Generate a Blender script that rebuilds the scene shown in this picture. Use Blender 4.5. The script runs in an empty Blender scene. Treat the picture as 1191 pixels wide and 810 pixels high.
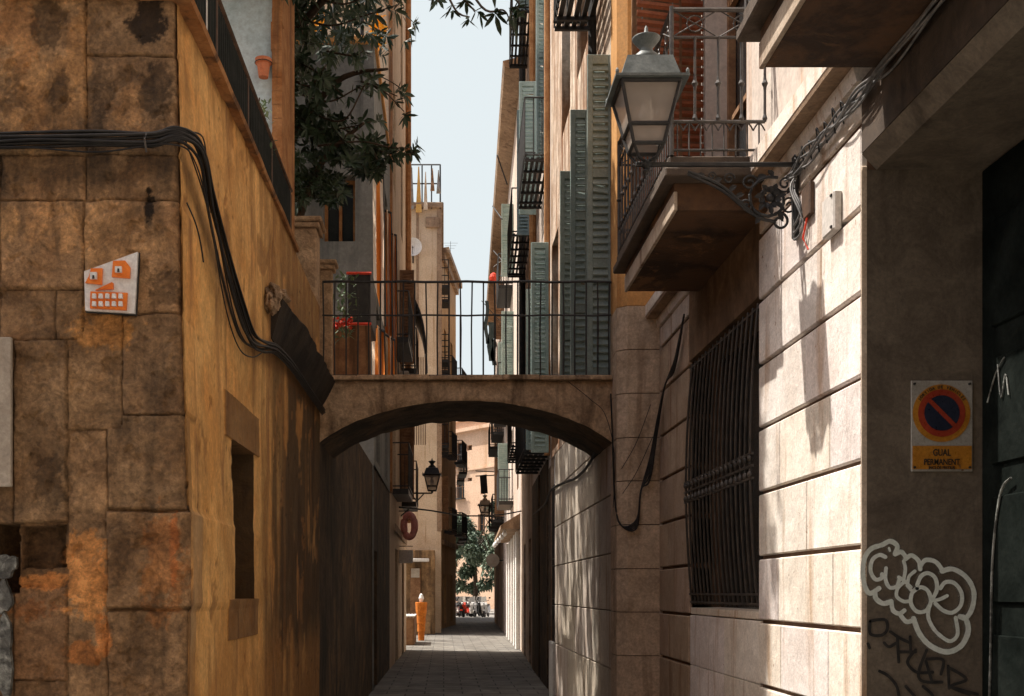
import bpy, bmesh, math, random
from mathutils import Vector, noise, Matrix
random.seed(7)
R = math.radians
scene = bpy.context.scene
COL = scene.collection
# ------------------------------------------------------------------ camera
F = 1300.0; VX, VY = 516.0, 689.0; CZ = 1.6          # focal length and vanishing point measured in the photograph
cam_d = bpy.data.cameras.new("camera"); cam = bpy.data.objects.new("camera", cam_d); COL.objects.link(cam)
cam_d.sensor_width = 36; cam_d.lens = F * 36 / 1191
cam_d.shift_x = (595.5 - VX) / 1191; cam_d.shift_y = (VY - 405) / 1191
cam.location = (0, 0, CZ); cam.rotation_euler = (R(90), 0, 0)
cam_d.clip_start = .05; cam_d.clip_end = 2000
scene.camera = cam
# ------------------------------------------------------------------ light
LD = Vector((.865, -.29, -1.6)).normalized()        # direction the sunlight travels
w = bpy.data.worlds.new("World"); scene.world = w; w.use_nodes = True
wn = w.node_tree; bg = wn.nodes['Background']
sky = wn.nodes.new('ShaderNodeTexSky'); sky.sky_type = 'NISHITA'; sky.sun_disc = False
sky.sun_elevation = math.asin(-LD.z); sky.sun_rotation = math.atan2(-LD.x, -LD.y)
sky.air_density = .8; sky.dust_density = 7.0; sky.ozone_density = .6; sky.altitude = 0
# thin bright haze veil ahead (towards the sun side), over the Nishita sky
stc = wn.nodes.new('ShaderNodeTexCoord'); sxyz = wn.nodes.new('ShaderNodeSeparateXYZ'); wn.links.new(stc.outputs['Generated'], sxyz.inputs[0])
smr = wn.nodes.new('ShaderNodeMapRange'); smr.interpolation_type = 'SMOOTHSTEP'; smr.inputs[1].default_value = .1; smr.inputs[2].default_value = .65; smr.inputs[4].default_value = .93; wn.links.new(sxyz.outputs[1], smr.inputs[0])
smx = wn.nodes.new('ShaderNodeMix'); smx.data_type = 'RGBA'; wn.links.new(smr.outputs[0], smx.inputs[0]); wn.links.new(sky.outputs[0], smx.inputs[6]); smx.inputs[7].default_value = (4.45, 4.85, 4.95, 1)
wn.links.new(smx.outputs[2], bg.inputs[0]); bg.inputs[1].default_value = .12
sd = bpy.data.lights.new("sun", 'SUN'); so = bpy.data.objects.new("sun", sd); COL.objects.link(so)
sd.energy = 5.0; sd.angle = R(.55); sd.color = (1, .935, .85)
so.rotation_euler = LD.to_track_quat('-Z', 'Y').to_euler(); so.location = (-8, 6, 20)
vs = scene.view_settings
vs.view_transform = 'Standard'; vs.look = 'None'; vs.gamma = 1; vs.exposure = .62; vs.use_curve_mapping = False
scene.cycles.max_bounces = 8; scene.cycles.diffuse_bounces = 5
# ------------------------------------------------------------------ helpers
def W(px, py, Y): return Vector(((px - VX) * Y / F, Y, CZ + (VY - py) * Y / F))
def WX(px, Y): return (px - VX) * Y / F
def WZ(py, Y): return CZ + (VY - py) * Y / F
def lin(c):
    c = c / 255.0
    return c / 12.92 if c <= .04045 else ((c + .055) / 1.055) ** 2.4
def S(r, g, b): return (lin(r), lin(g), lin(b), 1)
def L3(r, g, b): return (r, g, b, 1)

def mat(name, c1, c2=None, c3=None, scale=2.0, streak=0.0, sscale=6.0, fine=45.0, bump=.3, dist=.01, rough=.85, metal=0.0,
        spec=.3, attr=False, fvar=.25, lo=.38, hi=.62, c4=None, patch=.0, pscale=1.2, trans=0.0, mid=0.0, mvar=.35, sz=.06):
    m = bpy.data.materials.new(name); m.use_nodes = True
    nt = m.node_tree; N = nt.nodes; K = nt.links.new
    b = N['Principled BSDF']
    tc = N.new('ShaderNodeTexCoord')
    def noi(sc, det=7, ro=.62, vec=None, dis=0.0):
        n = N.new('ShaderNodeTexNoise'); n.inputs['Scale'].default_value = sc; n.inputs['Detail'].default_value = det
        n.inputs['Roughness'].default_value = ro; n.inputs['Distortion'].default_value = dis
        K(vec or tc.outputs['Object'], n.inputs['Vector']); return n.outputs[0]
    def ramp(fac, a, bb, lo_, hi_):
        r = N.new('ShaderNodeValToRGB'); K(fac, r.inputs[0])
        e = r.color_ramp.elements; e[0].position = lo_; e[0].color = a; e[1].position = hi_; e[1].color = bb
        return r.outputs[0]
    def mix(fac, a, bb, mode='MIX'):
        x = N.new('ShaderNodeMix'); x.data_type = 'RGBA'; x.blend_type = mode
        for s, v in ((x.inputs[0], fac), (x.inputs[6], a), (x.inputs[7], bb)):
            if isinstance(v, (int, float)): s.default_value = v
            elif isinstance(v, tuple): s.default_value = v
            else: K(v, s)
        return x.outputs[2]
    n1 = noi(scale, 8, .66, dis=.4)
    col = ramp(n1, c1, c2 or c1, lo, hi)
    if c4:
        n4 = noi(pscale, 9, .7, dis=.6)
        f4 = ramp(n4, (0, 0, 0, 1), (1, 1, 1, 1), 1 - patch - .02, 1 - patch + .03)
        col = mix(f4, col, c4)
    if c3:
        mp = N.new('ShaderNodeMapping'); mp.inputs['Scale'].default_value = (1, 1, sz); K(tc.outputs['Object'], mp.inputs[0])
        ns = noi(sscale, 6, .6, mp.outputs[0], .3)
        fs = ramp(ns, (0, 0, 0, 1), (1, 1, 1, 1), .62 - streak * .3, .72 - streak * .2)
        col = mix(fs, col, c3)
    nf = noi(fine, 6, .7)
    g = ramp(nf, (1 - fvar,) * 3 + (1,), (1 + fvar * .6,) * 3 + (1,), .3, .7)
    col = mix(1.0, col, g, 'MULTIPLY')
    nm = None
    if mid:
        nm = noi(mid, 10, .75, dis=.8)
        gm_ = ramp(nm, (1 - mvar, 1 - mvar, 1 - mvar, 1), (1 + mvar * .7,) * 3 + (1,), .36, .64)
        col = mix(1.0, col, gm_, 'MULTIPLY')
    if attr:
        a = N.new('ShaderNodeVertexColor'); a.layer_name = 'Col'
        col = mix(1.0, col, a.outputs[0], 'MULTIPLY')
    K(col, b.inputs['Base Color'])
    rr = ramp(nf, (max(rough - .12, 0),) * 3 + (1,), (min(rough + .1, 1),) * 3 + (1,), .3, .7)
    K(rr, b.inputs['Roughness'])
    b.inputs['Metallic'].default_value = metal
    b.inputs['Specular IOR Level'].default_value = spec
    if trans: b.inputs['Transmission Weight'].default_value = trans
    if bump:
        ad = N.new('ShaderNodeMath'); ad.operation = 'MULTIPLY_ADD'; K(n1, ad.inputs[0]); ad.inputs[1].default_value = 1.6; K(nf, ad.inputs[2])
        hgt = ad.outputs[0]
        if nm is not None:
            a2 = N.new('ShaderNodeMath'); a2.operation = 'MULTIPLY_ADD'; K(nm, a2.inputs[0]); a2.inputs[1].default_value = 3.0; K(hgt, a2.inputs[2]); hgt = a2.outputs[0]
        bp = N.new('ShaderNodeBump'); bp.inputs['Strength'].default_value = bump; bp.inputs['Distance'].default_value = dist
        K(hgt, bp.inputs['Height']); K(bp.outputs[0], b.inputs['Normal'])
    return m
def emis(name, c, s):
    m = bpy.data.materials.new(name); m.use_nodes = True; b = m.node_tree.nodes['Principled BSDF']
    b.inputs['Base Color'].default_value = c; b.inputs['Emission Color'].default_value = c; b.inputs['Emission Strength'].default_value = s
    return m

class MB:
    def __init__(s): s.v = []; s.f = []; s.c = None; s.mi = []
    def add(s, vs, fs):
        o = len(s.v); s.v += [Vector(p) for p in vs]; s.f += [tuple(i + o for i in f) for f in fs]
    def box(s, x0, x1, y0, y1, z0, z1, ch=0.0, M=None):
        if x0 > x1: x0, x1 = x1, x0
        if y0 > y1: y0, y1 = y1, y0
        if z0 > z1: z0, z1 = z1, z0
        if ch <= 0:
            vs = [(x, y, z) for x in (x0, x1) for y in (y0, y1) for z in (z0, z1)]
            fs = [(0, 1, 3, 2), (4, 6, 7, 5), (0, 4, 5, 1), (2, 3, 7, 6), (0, 2, 6, 4), (1, 5, 7, 3)]
        else:
            ch = min(ch, (x1 - x0) * .45, (y1 - y0) * .45, (z1 - z0) * .45)
            bm = bmesh.new(); bmesh.ops.create_cube(bm, size=1)
            for v in bm.verts:
                v.co = Vector(((x0 + x1) / 2 + v.co.x * (x1 - x0), (y0 + y1) / 2 + v.co.y * (y1 - y0), (z0 + z1) / 2 + v.co.z * (z1 - z0)))
            bmesh.ops.bevel(bm, geom=bm.edges[:], offset=ch, segments=1, affect='EDGES')
            bm.verts.index_update()
            vs = [v.co.copy() for v in bm.verts]; fs = [[v.index for v in f.verts] for f in bm.faces]; bm.free()
        if M: vs = [M @ Vector(p) for p in vs]
        s.add(vs, fs); return s
    def quad(s, a, b, c, d): s.add([a, b, c, d], [(0, 1, 2, 3)]); return s
    def tube(s, pts, r, n=8, cap=True, closed=False):
        pts = [Vector(p) for p in pts]; k = len(pts); rings = []
        up = Vector((0, 0, 1))
        for i, p in enumerate(pts):
            if closed: d = pts[(i + 1) % k] - pts[i - 1]
            else: d = pts[min(i + 1, k - 1)] - pts[max(i - 1, 0)]
            if d.length < 1e-9: d = Vector((0, 0, 1))
            d.normalize()
            ref = up if abs(d.dot(up)) < .95 else Vector((0, 1, 0))
            if i and abs(d.dot(up)) >= .95: ref = Vector((0, 1, 0))
            a = d.cross(ref).normalized(); b = a.cross(d).normalized()
            rr = r[i] if isinstance(r, (list, tuple)) else r
            rings.append([p + (a * math.cos(t * 2 * math.pi / n) + b * math.sin(t * 2 * math.pi / n)) * rr for t in range(n)])
        vs = [q for g in rings for q in g]; fs = []
        for i in range(k if closed else k - 1):
            j = (i + 1) % k
            for t in range(n):
                u = (t + 1) % n
                fs.append((i * n + t, i * n + u, j * n + u, j * n + t))
        if cap and not closed: fs.append(tuple(range(n))[::-1]); fs.append(tuple((k - 1) * n + t for t in range(n)))
        s.add(vs, fs); return s
    def lathe(s, c, prof, n=20):            # prof: (radius, z) about a vertical axis
        vs = []; fs = []
        for (r, z) in prof:
            for t in range(n):
                a = 2 * math.pi * t / n; vs.append((c[0] + r * math.cos(a), c[1] + r * math.sin(a), c[2] + z))
        for i in range(len(prof) - 1):
            for t in range(n):
                u = (t + 1) % n; fs.append((i * n + t, i * n + u, (i + 1) * n + u, (i + 1) * n + t))
        fs.append(tuple(range(n))[::-1]); fs.append(tuple((len(prof) - 1) * n + t for t in range(n)))
        s.add(vs, fs); return s
    def prism(s, poly, y0, y1):             # polygon in x,z extruded along y
        n = len(poly)
        vs = [(x, y0, z) for x, z in poly] + [(x, y1, z) for x, z in poly]
        fs = [tuple(range(n)), tuple(range(2 * n - 1, n - 1, -1))] + [(i, i + n, (i + 1) % n + n, (i + 1) % n) for i in range(n)]
        s.add(vs, fs); return s
    def prismx(s, poly, x0, x1):            # polygon in y,z extruded along x
        n = len(poly)
        vs = [(x0, y, z) for y, z in poly] + [(x1, y, z) for y, z in poly]
        fs = [tuple(range(n)), tuple(range(2 * n - 1, n - 1, -1))] + [(i, i + n, (i + 1) % n + n, (i + 1) % n) for i in range(n)]
        s.add(vs, fs); return s
    def prismz(s, poly, z0, z1):
        n = len(poly)
        vs = [(x, y, z0) for x, y in poly] + [(x, y, z1) for x, y in poly]
        fs = [tuple(range(n))[::-1], tuple(range(n, 2 * n))] + [(i, (i + 1) % n, (i + 1) % n + n, i + n) for i in range(n)]
        s.add(vs, fs); return s
    def split(s, test, cols=None):
        """two builders: the faces whose first vertex passes the test, and the rest"""
        A, B = MB(), MB(); ca, cb = [], []
        for part, cc, want in ((A, ca, True), (B, cb, False)):
            mp = {}
            for f in s.f:
                if bool(test(s.v[f[0]])) != want: continue
                for i in f:
                    if i not in mp:
                        mp[i] = len(part.v); part.v.append(s.v[i])
                        if cols: cc.append(cols[i])
                part.f.append(tuple(mp[i] for i in f))
        return (A, ca or None), (B, cb or None)
    def build(s, name, m, parent=None, smooth=False, cols=None, fix=True):
        o = Vector((0, 0, 0)); p = parent
        while p is not None: o += p.location; p = p.parent
        me = bpy.data.meshes.new(name)
        me.from_pydata([v - o for v in s.v], [], s.f); me.update()
        if fix:
            bm = bmesh.new(); bm.from_mesh(me); bmesh.ops.recalc_face_normals(bm, faces=bm.faces[:]); bm.to_mesh(me); bm.free()
        if cols is not None:
            at = me.color_attributes.new('Col', 'FLOAT_COLOR', 'POINT')
            flat = []
            for c in cols: flat += [c[0], c[1], c[2], 1.0]
            at.data.foreach_set('color', flat)
        if smooth: me.polygons.foreach_set('use_smooth', [True] * len(me.polygons))
        me.materials.append(m)
        ob = bpy.data.objects.new(name, me); COL.objects.link(ob)
        if parent is not None: ob.parent = parent
        return ob
def build_split(mb, test, name, m, par, cols=None):
    for q_, cq_ in mb.split(test, cols): q_.build(name, m, par, cols=cq_)
def tag(o, label=None, cat=None, group=None, kind=None):
    if label: o['label'] = label
    if cat: o['category'] = cat
    if group: o['group'] = group
    if kind: o['kind'] = kind
    return o
def thing(name, label, cat, loc=(0, 0, 0), group=None):
    o = bpy.data.objects.new(name, None); COL.objects.link(o); o.location = loc; o.empty_display_size = .2
    return tag(o, label, cat, group)
def copy_tree(o, parent=None):
    c = o.copy(); COL.objects.link(c)
    if parent: c.parent = parent
    for ch in list(o.children): copy_tree(ch, c)
    return c
def text_mesh(txt, size, name, m, parent, loc, align='CENTER', ex=.0015, sx=1.0, rz=0.0, rot=(R(90), 0, 0)):
    cu = bpy.data.curves.new('t', 'FONT'); cu.body = txt; cu.size = size; cu.extrude = ex; cu.align_x = align; cu.offset = size * .012
    t = bpy.data.objects.new('t', cu); COL.objects.link(t)
    dg = bpy.context.evaluated_depsgraph_get(); me = bpy.data.meshes.new_from_object(t.evaluated_get(dg))
    COL.objects.unlink(t); bpy.data.objects.remove(t)
    from mathutils import Euler
    Mx = Matrix.Translation(Vector(loc)) @ Euler(rot).to_matrix().to_4x4() @ Matrix.Rotation(rz, 4, 'Z') @ Matrix.Diagonal((sx, 1, 1, 1))
    o = Vector((0, 0, 0)); p = parent
    while p is not None: o += p.location; p = p.parent
    me.transform(Matrix.Translation(-o) @ Mx)
    me.name = name; me.materials.clear(); me.materials.append(m)
    ob = bpy.data.objects.new(name, me); COL.objects.link(ob); ob.parent = parent
    return ob
def sm(a, b, x):
    t = max(0, min(1, (x - a) / (b - a))); return t * t * (3 - 2 * t)
def N3(x, y, z): return noise.noise(Vector((x, y, z)))
def fbm(x, y, z, o=4): return noise.fractal(Vector((x, y, z)), .9, 2.1, o)
def catm(pts, k=8):
    P = [Vector(p) for p in pts]; P = [P[0]] + P + [P[-1]]; out = []
    for i in range(1, len(P) - 2):
        a, b, c, d = P[i - 1:i + 3]
        for j in range(k):
            t = j / k
            out.append(.5 * ((2 * b) + (c - a) * t + (2 * a - 5 * b + 4 * c - d) * t * t + (3 * b - a - 3 * c + d) * t ** 3))
    out.append(P[-2]); return out

# ------------------------------------------------------------------ materials
m_rough = mat('weathered_stone', L3(.30, .175, .085), L3(.52, .335, .18), L3(.15, .10, .058), scale=3.5, streak=.2, sscale=3, fine=42, bump=.9, dist=.016, attr=True, fvar=.5, mid=9, mvar=.42, sz=.25)
m_ochre = mat('ochre_plaster', L3(.60, .305, .09), L3(.76, .45, .165), L3(.38, .19, .07), scale=1.9, streak=.22, sscale=5, fine=36, bump=.5, dist=.008, attr=True, fvar=.26, mid=6, mvar=.2, sz=.16)
m_ash = mat('pale_ashlar', L3(.66, .59, .52), L3(.80, .75, .69), L3(.50, .37, .27), scale=2.6, streak=.24, sscale=6, fine=70, bump=.5, dist=.004, attr=True, fvar=.26, mid=11, mvar=.14, sz=.1, c4=L3(.34, .22, .14), patch=.345, pscale=13)
m_joint = mat('joint_mortar', L3(.12, .07, .045), L3(.18, .11, .07), scale=5, bump=.4)
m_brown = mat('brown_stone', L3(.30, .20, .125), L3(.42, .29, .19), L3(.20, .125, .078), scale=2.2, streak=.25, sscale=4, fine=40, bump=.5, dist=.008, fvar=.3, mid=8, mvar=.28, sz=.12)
m_jamb = mat('dark_jamb_stone', L3(.135, .108, .080), L3(.19, .155, .115), L3(.09, .072, .053), scale=1.5, streak=.2, sscale=3, fine=45, bump=.4, dist=.005, fvar=.28, mid=5, mvar=.28, sz=.12)
m_lint = mat('stained_lintel_stone', L3(.14, .088, .052), L3(.23, .15, .092), L3(.09, .055, .034), scale=2.2, streak=.25, sscale=4, fine=40, bump=.5, mid=6, mvar=.3, sz=.15)
m_shade = mat('shaded_render', L3(.045, .035, .027), L3(.085, .06, .042), L3(.03, .024, .02), scale=1.5, streak=.3, sscale=3, fine=40, bump=.4, dist=.005, mid=4, mvar=.35, sz=.15)  # render darkened to carry the balcony's shade over the doorway
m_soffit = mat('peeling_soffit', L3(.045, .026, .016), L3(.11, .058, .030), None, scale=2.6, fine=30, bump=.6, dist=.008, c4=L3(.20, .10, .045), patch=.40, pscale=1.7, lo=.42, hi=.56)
m_pil = mat('weathered_pilaster_stone', L3(.48, .36, .25), L3(.62, .48, .35), L3(.34, .24, .16), scale=2.2, streak=.25, sscale=4, fine=40, bump=.5, dist=.008, fvar=.3, mid=8, mvar=.28, sz=.12)
m_slab = mat('slab_moulding', L3(.06, .045, .034), L3(.11, .082, .06), L3(.06, .04, .028), scale=3, streak=.2, fine=50, bump=.4)
m_bridge = mat('bridge_stone', L3(.42, .28, .165), L3(.62, .44, .28), L3(.17, .11, .065), scale=3.0, streak=.30, sscale=3, fine=34, bump=.8, dist=.014, fvar=.35, mid=7, mvar=.35, sz=.2)
m_dark = mat('dark_plaster', L3(.050, .036, .024), L3(.12, .078, .045), L3(.028, .023, .018), scale=1.6, streak=.25, sscale=3, fine=30, bump=.6, dist=.012, mid=3.5, mvar=.45, sz=.22, c4=L3(.15, .09, .045), patch=.42, pscale=.9)  # dark plaster tone for the passage walls and arch soffit
m_orange = mat('orange_stucco', L3(.52, .25, .075), L3(.62, .33, .12), L3(.36, .16, .05), scale=1.2, streak=.2, fine=35, bump=.2)
m_iron = mat('black_iron', L3(.018, .019, .02), L3(.04, .038, .035), scale=9, fine=60, bump=.2, dist=.002, rough=.55, spec=.4)
m_fence = mat('dark_fence_sheet', L3(.010, .013, .012), L3(.022, .026, .024), scale=5, fine=50, bump=.3, dist=.002, rough=.9, spec=.1)
m_iron_rust = mat('rusty_iron', L3(.06, .035, .022), L3(.12, .07, .045), scale=9, fine=70, bump=.3, dist=.002, rough=.7)
m_rail_grey = mat('worn_grey_iron', L3(.032, .029, .026), L3(.075, .062, .052), scale=12, fine=70, bump=.2, dist=.002, rough=.5, spec=.5)
m_green = mat('faded_green_shutter', L3(.20, .265, .245), L3(.27, .335, .31), None, scale=4, fine=50, bump=.2, dist=.002, rough=.6)
m_greenl = mat('pale_blue_green_shutter', L3(.27, .38, .36), L3(.37, .47, .44), None, scale=4, fine=50, bump=.2, dist=.002, rough=.6)
m_blind = mat('orange_brown_slats', L3(.17, .042, .014), L3(.27, .080, .028), L3(.09, .024, .010), scale=5, streak=.2, fine=50, bump=.3, dist=.003, rough=.6)
m_glass_dark = mat('dark_window_glass', L3(.02, .025, .028), L3(.035, .04, .042), scale=2, bump=.05, rough=.15, spec=.6)
m_black = mat('cable_rubber', L3(.012, .012, .013), L3(.03, .028, .026), scale=10, bump=.2, dist=.002, rough=.55)
m_greycable = mat('grey_cable', L3(.10, .10, .10), L3(.22, .21, .20), scale=10, bump=.2, dist=.002, rough=.5)
m_blue = mat('pale_blue_render', L3(.42, .56, .62), L3(.52, .65, .70), L3(.36, .48, .53), scale=1.2, streak=.15, fine=30, bump=.3)
m_rust = mat('rusty_edge', L3(.30, .13, .045), L3(.46, .24, .10), L3(.14, .075, .04), scale=5, streak=.3, fine=40, bump=.6)
m_terra = mat('terracotta', L3(.50, .17, .08), L3(.60, .24, .13), scale=8, bump=.2)
m_grey = mat('grey_cement_render', L3(.17, .175, .165), L3(.26, .265, .25), L3(.12, .125, .12), scale=1.1, streak=.25, sscale=2, fine=25, bump=.4, dist=.01)
m_cream = mat('cream_render', L3(.60, .45, .30), L3(.70, .56, .40), L3(.42, .26, .14), scale=1.2, streak=.15, fine=20, bump=.3)
m_white = mat('off_white_paint', L3(.70, .68, .64), L3(.80, .78, .74), L3(.52, .46, .40), scale=1.5, streak=.1, fine=20, bump=.2)
m_pink = mat('pinkish_white_render', L3(.50, .42, .36), L3(.62, .54, .47), L3(.42, .24, .13), scale=1.0, streak=.24, sscale=3, fine=20, bump=.3)
m_streaky = mat('streaked_brown_render', L3(.46, .33, .23), L3(.68, .57, .46), L3(.24, .12, .06), scale=2.4, streak=.55, sscale=4, fine=25, bump=.4, mid=4, mvar=.3, sz=.13)
m_farochre = mat('far_ochre_render', L3(.50, .30, .13), L3(.62, .40, .20), L3(.33, .19, .09), scale=.8, streak=.25, sscale=1.6, fine=12, bump=.3)
m_peach = mat('peach_render', L3(.60, .40, .27), L3(.68, .48, .34), L3(.52, .32, .19), scale=.4, streak=.12, sscale=.8, fine=8, bump=.1)
m_edge = mat('balcony_drip_edge', L3(.34, .26, .19), L3(.48, .39, .30), L3(.18, .11, .07), scale=3, streak=.2, fine=50, bump=.4)
m_black_ledge = mat('near_black_stone', L3(.018, .016, .014), L3(.05, .038, .028), scale=4, fine=30, bump=.6)  # near-black base colour of the broken ledge
m_pave = mat('alley_paving', L3(.15, .145, .13), L3(.24, .23, .21), None, scale=1.4, fine=25, bump=.5, dist=.006, attr=False, fvar=.25)
m_ground = mat('plaza_ground', L3(.22, .205, .185), L3(.30, .285, .26), scale=.6, fine=8, bump=.2)
m_wood = mat('old_wood', L3(.20, .10, .05), L3(.32, .18, .09), L3(.11, .06, .03), scale=6, streak=.3, bump=.4)
m_leaf = mat('glossy_leaf', L3(.020, .042, .024), L3(.042, .075, .036), scale=3, bump=0, rough=.45, spec=.4, fvar=.4)
m_leaf2 = mat('pale_leaf', L3(.10, .17, .09), L3(.19, .26, .15), scale=3, bump=0, rough=.6)
m_leaff = mat('plaza_leaf', L3(.10, .15, .10), L3(.22, .28, .20), scale=.5, bump=0, rough=.6, fvar=.4)
m_yellow = mat('yellow_petal', L3(.75, .36, .03), L3(.85, .52, .06), scale=10, bump=0, rough=.7)
m_bark = mat('bark', L3(.05, .035, .025), L3(.11, .08, .055), L3(.03, .02, .015), scale=6, streak=.3, fine=30, bump=.7)
m_awn_o = mat('orange_canvas', L3(.80, .24, .04), L3(.85, .30, .06), scale=3, bump=.15, fvar=.1)
m_awn_w = mat('cream_canvas', L3(.72, .55, .40), L3(.80, .65, .50), scale=3, bump=.15, fvar=.1)
m_red = mat('red_paint', L3(.60, .045, .02), L3(.70, .07, .03), scale=8, bump=.1, rough=.5)
m_signw = mat('enamel_white', L3(.34, .32, .28), L3(.42, .40, .36), scale=7, fine=80, c4=L3(.14, .08, .04), patch=.34, pscale=16, bump=.05, rough=.35, spec=.5)
m_signy = mat('enamel_orange_yellow', L3(.42, .17, .02), L3(.52, .23, .03), scale=7, fine=80, c4=L3(.16, .09, .04), patch=.36, pscale=18, bump=.05, rough=.35, spec=.5)
m_signr = mat('enamel_red', L3(.30, .035, .018), L3(.38, .055, .025), scale=7, fine=80, bump=.05, rough=.35, spec=.5)
m_signb = mat('enamel_navy', L3(.015, .02, .04), L3(.025, .03, .055), scale=7, fine=80, bump=.05, rough=.35, spec=.5)
m_signk = mat('sign_lettering', L3(.03, .025, .02), L3(.05, .04, .03), scale=7, bump=0, rough=.6)
m_spray = mat('pale_spray_paint', L3(.72, .78, .70), L3(.80, .84, .78), scale=9, fine=40, bump=0, rough=.6, fvar=.2)
m_sprayk = mat('black_spray_paint', L3(.02, .02, .02), L3(.05, .045, .04), scale=9, fine=40, bump=0, rough=.6)
m_door = mat('dark_green_door', L3(.007, .009, .008), L3(.014, .017, .015), scale=2, fine=40, bump=.2, rough=.95, spec=.0, mid=4, mvar=.3)
m_silver = mat('silver_spray', L3(.10, .10, .09), L3(.30, .31, .28), scale=7, fine=30, bump=.5, rough=.5, fvar=.4, mid=22, mvar=.6, lo=.45, hi=.55)
m_tileo = mat('orange_ceramic', L3(.80, .17, .015), L3(.85, .23, .03), scale=12, bump=.15, rough=.4, spec=.5)
m_tilew = mat('white_ceramic', L3(.70, .71, .70), L3(.80, .80, .78), scale=6, bump=.1, rough=.4, spec=.5)
m_lampcap = mat('grey_lamp_cap', L3(.085, .10, .098), L3(.15, .17, .165), scale=9, fine=60, bump=.1, rough=.5)
m_cloth_t = mat('dark_cloth', L3(.03, .045, .045), L3(.06, .075, .07), scale=3, bump=.2)
m_cloth_y = mat('gold_cloth', L3(.65, .35, .08), L3(.75, .45, .14), scale=4, bump=.2)
m_cloth_g = mat('grey_cloth', L3(.22, .20, .18), L3(.34, .31, .27), scale=4, bump=.2)
m_slate = mat('marble_slab', L3(.36, .31, .25), L3(.46, .41, .34), L3(.28, .24, .19), scale=5, streak=.1, bump=.3)
m_tin = mat('painted_metal_box', L3(.50, .47, .43), L3(.62, .58, .54), scale=9, bump=.1, rough=.5)
def glass_mat():
    m = bpy.data.materials.new('dusty_lamp_glass'); m.use_nodes = True; nt = m.node_tree; b = nt.nodes['Principled BSDF']
    b.inputs['Base Color'].default_value = (.50, .44, .38, 1); b.inputs['Roughness'].default_value = .35
    tr = nt.nodes.new('ShaderNodeBsdfTransparent'); tr.inputs[0].default_value = (.82, .80, .77, 1)
    mx = nt.nodes.new('ShaderNodeMixShader')
    tc = nt.nodes.new('ShaderNodeTexCoord'); n = nt.nodes.new('ShaderNodeTexNoise'); n.inputs['Scale'].default_value = 9
    nt.links.new(tc.outputs['Object'], n.inputs['Vector'])
    r = nt.nodes.new('ShaderNodeMapRange'); r.inputs[3].default_value = .42; r.inputs[4].default_value = .62; nt.links.new(n.outputs[0], r.inputs[0])
    nt.links.new(r.outputs[0], mx.inputs[0]); nt.links.new(tr.outputs[0], mx.inputs[1]); nt.links.new(b.outputs[0], mx.inputs[2])
    nt.links.new(mx.outputs[0], nt.nodes['Material Output'].inputs[0]); return m
m_lampglass = glass_mat()
def overspray():
    m = bpy.data.materials.new('spray_mist'); m.use_nodes = True; nt = m.node_tree; b = nt.nodes['Principled BSDF']; b.inputs['Base Color'].default_value = (.5, .53, .47, 1); b.inputs['Roughness'].default_value = .8
    tr = nt.nodes.new('ShaderNodeBsdfTransparent'); mx = nt.nodes.new('ShaderNodeMixShader'); tc = nt.nodes.new('ShaderNodeTexCoord'); n = nt.nodes.new('ShaderNodeTexNoise'); n.inputs['Scale'].default_value = 160; n.inputs['Detail'].default_value = 4
    nt.links.new(tc.outputs['Object'], n.inputs['Vector']); r = nt.nodes.new('ShaderNodeMapRange'); r.inputs[1].default_value = .45; r.inputs[2].default_value = .75; r.inputs[3].default_value = .0; r.inputs[4].default_value = .55
    nt.links.new(n.outputs[0], r.inputs[0]); nt.links.new(r.outputs[0], mx.inputs[0]); nt.links.new(tr.outputs[0], mx.inputs[1]); nt.links.new(b.outputs[0], mx.inputs[2]); nt.links.new(mx.outputs[0], nt.nodes['Material Output'].inputs[0]); return m
m_mist = overspray()

def paving_mat():
    m = mat('alley_paving_slabs', L3(.13, .12, .105), L3(.21, .20, .18), None, scale=1.4, fine=25, bump=.6, dist=.008, mid=3, mvar=.25)
    nt = m.node_tree; N = nt.nodes; K = nt.links.new; b = N['Principled BSDF']
    src = b.inputs['Base Color'].links[0].from_socket
    tc = N.new('ShaderNodeTexCoord'); br = N.new('ShaderNodeTexBrick')
    br.inputs['Scale'].default_value = 1; br.inputs['Brick Width'].default_value = .6; br.inputs['Row Height'].default_value = .4
    br.inputs['Mortar Size'].default_value = .012; br.inputs['Color1'].default_value = (.85, .85, .85, 1); br.inputs['Color2'].default_value = (1.1, 1.08, 1.05, 1)
    br.inputs['Mortar'].default_value = (.3, .3, .3, 1); K(tc.outputs['Object'], br.inputs['Vector'])
    mx = N.new('ShaderNodeMix'); mx.data_type = 'RGBA'; mx.blend_type = 'MULTIPLY'; mx.inputs[0].default_value = 1
    K(src, mx.inputs[6]); K(br.outputs[0], mx.inputs[7]); K(mx.outputs[2], b.inputs['Base Color']); return m
m_slabs = paving_mat()
# ------------------------------------------------------------------ ground
g = MB(); g.box(-300, 300, -60, 600, -.3, -.008); tag(g.build('ground', m_ground), kind='structure')
g = MB(); g.box(-1.35, 3.4, -12, 70.5, -.2, 0.0); tag(g.build('alley_paving', m_slabs), kind='structure')
g = MB(); g.box(-14, -1.35, 33.2, 43.8, -.2, -.001); g.box(-14, 1.65, -12, 4.9, -.2, -.004); tag(g.build('side_square_paving', m_slabs), kind='structure')

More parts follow.
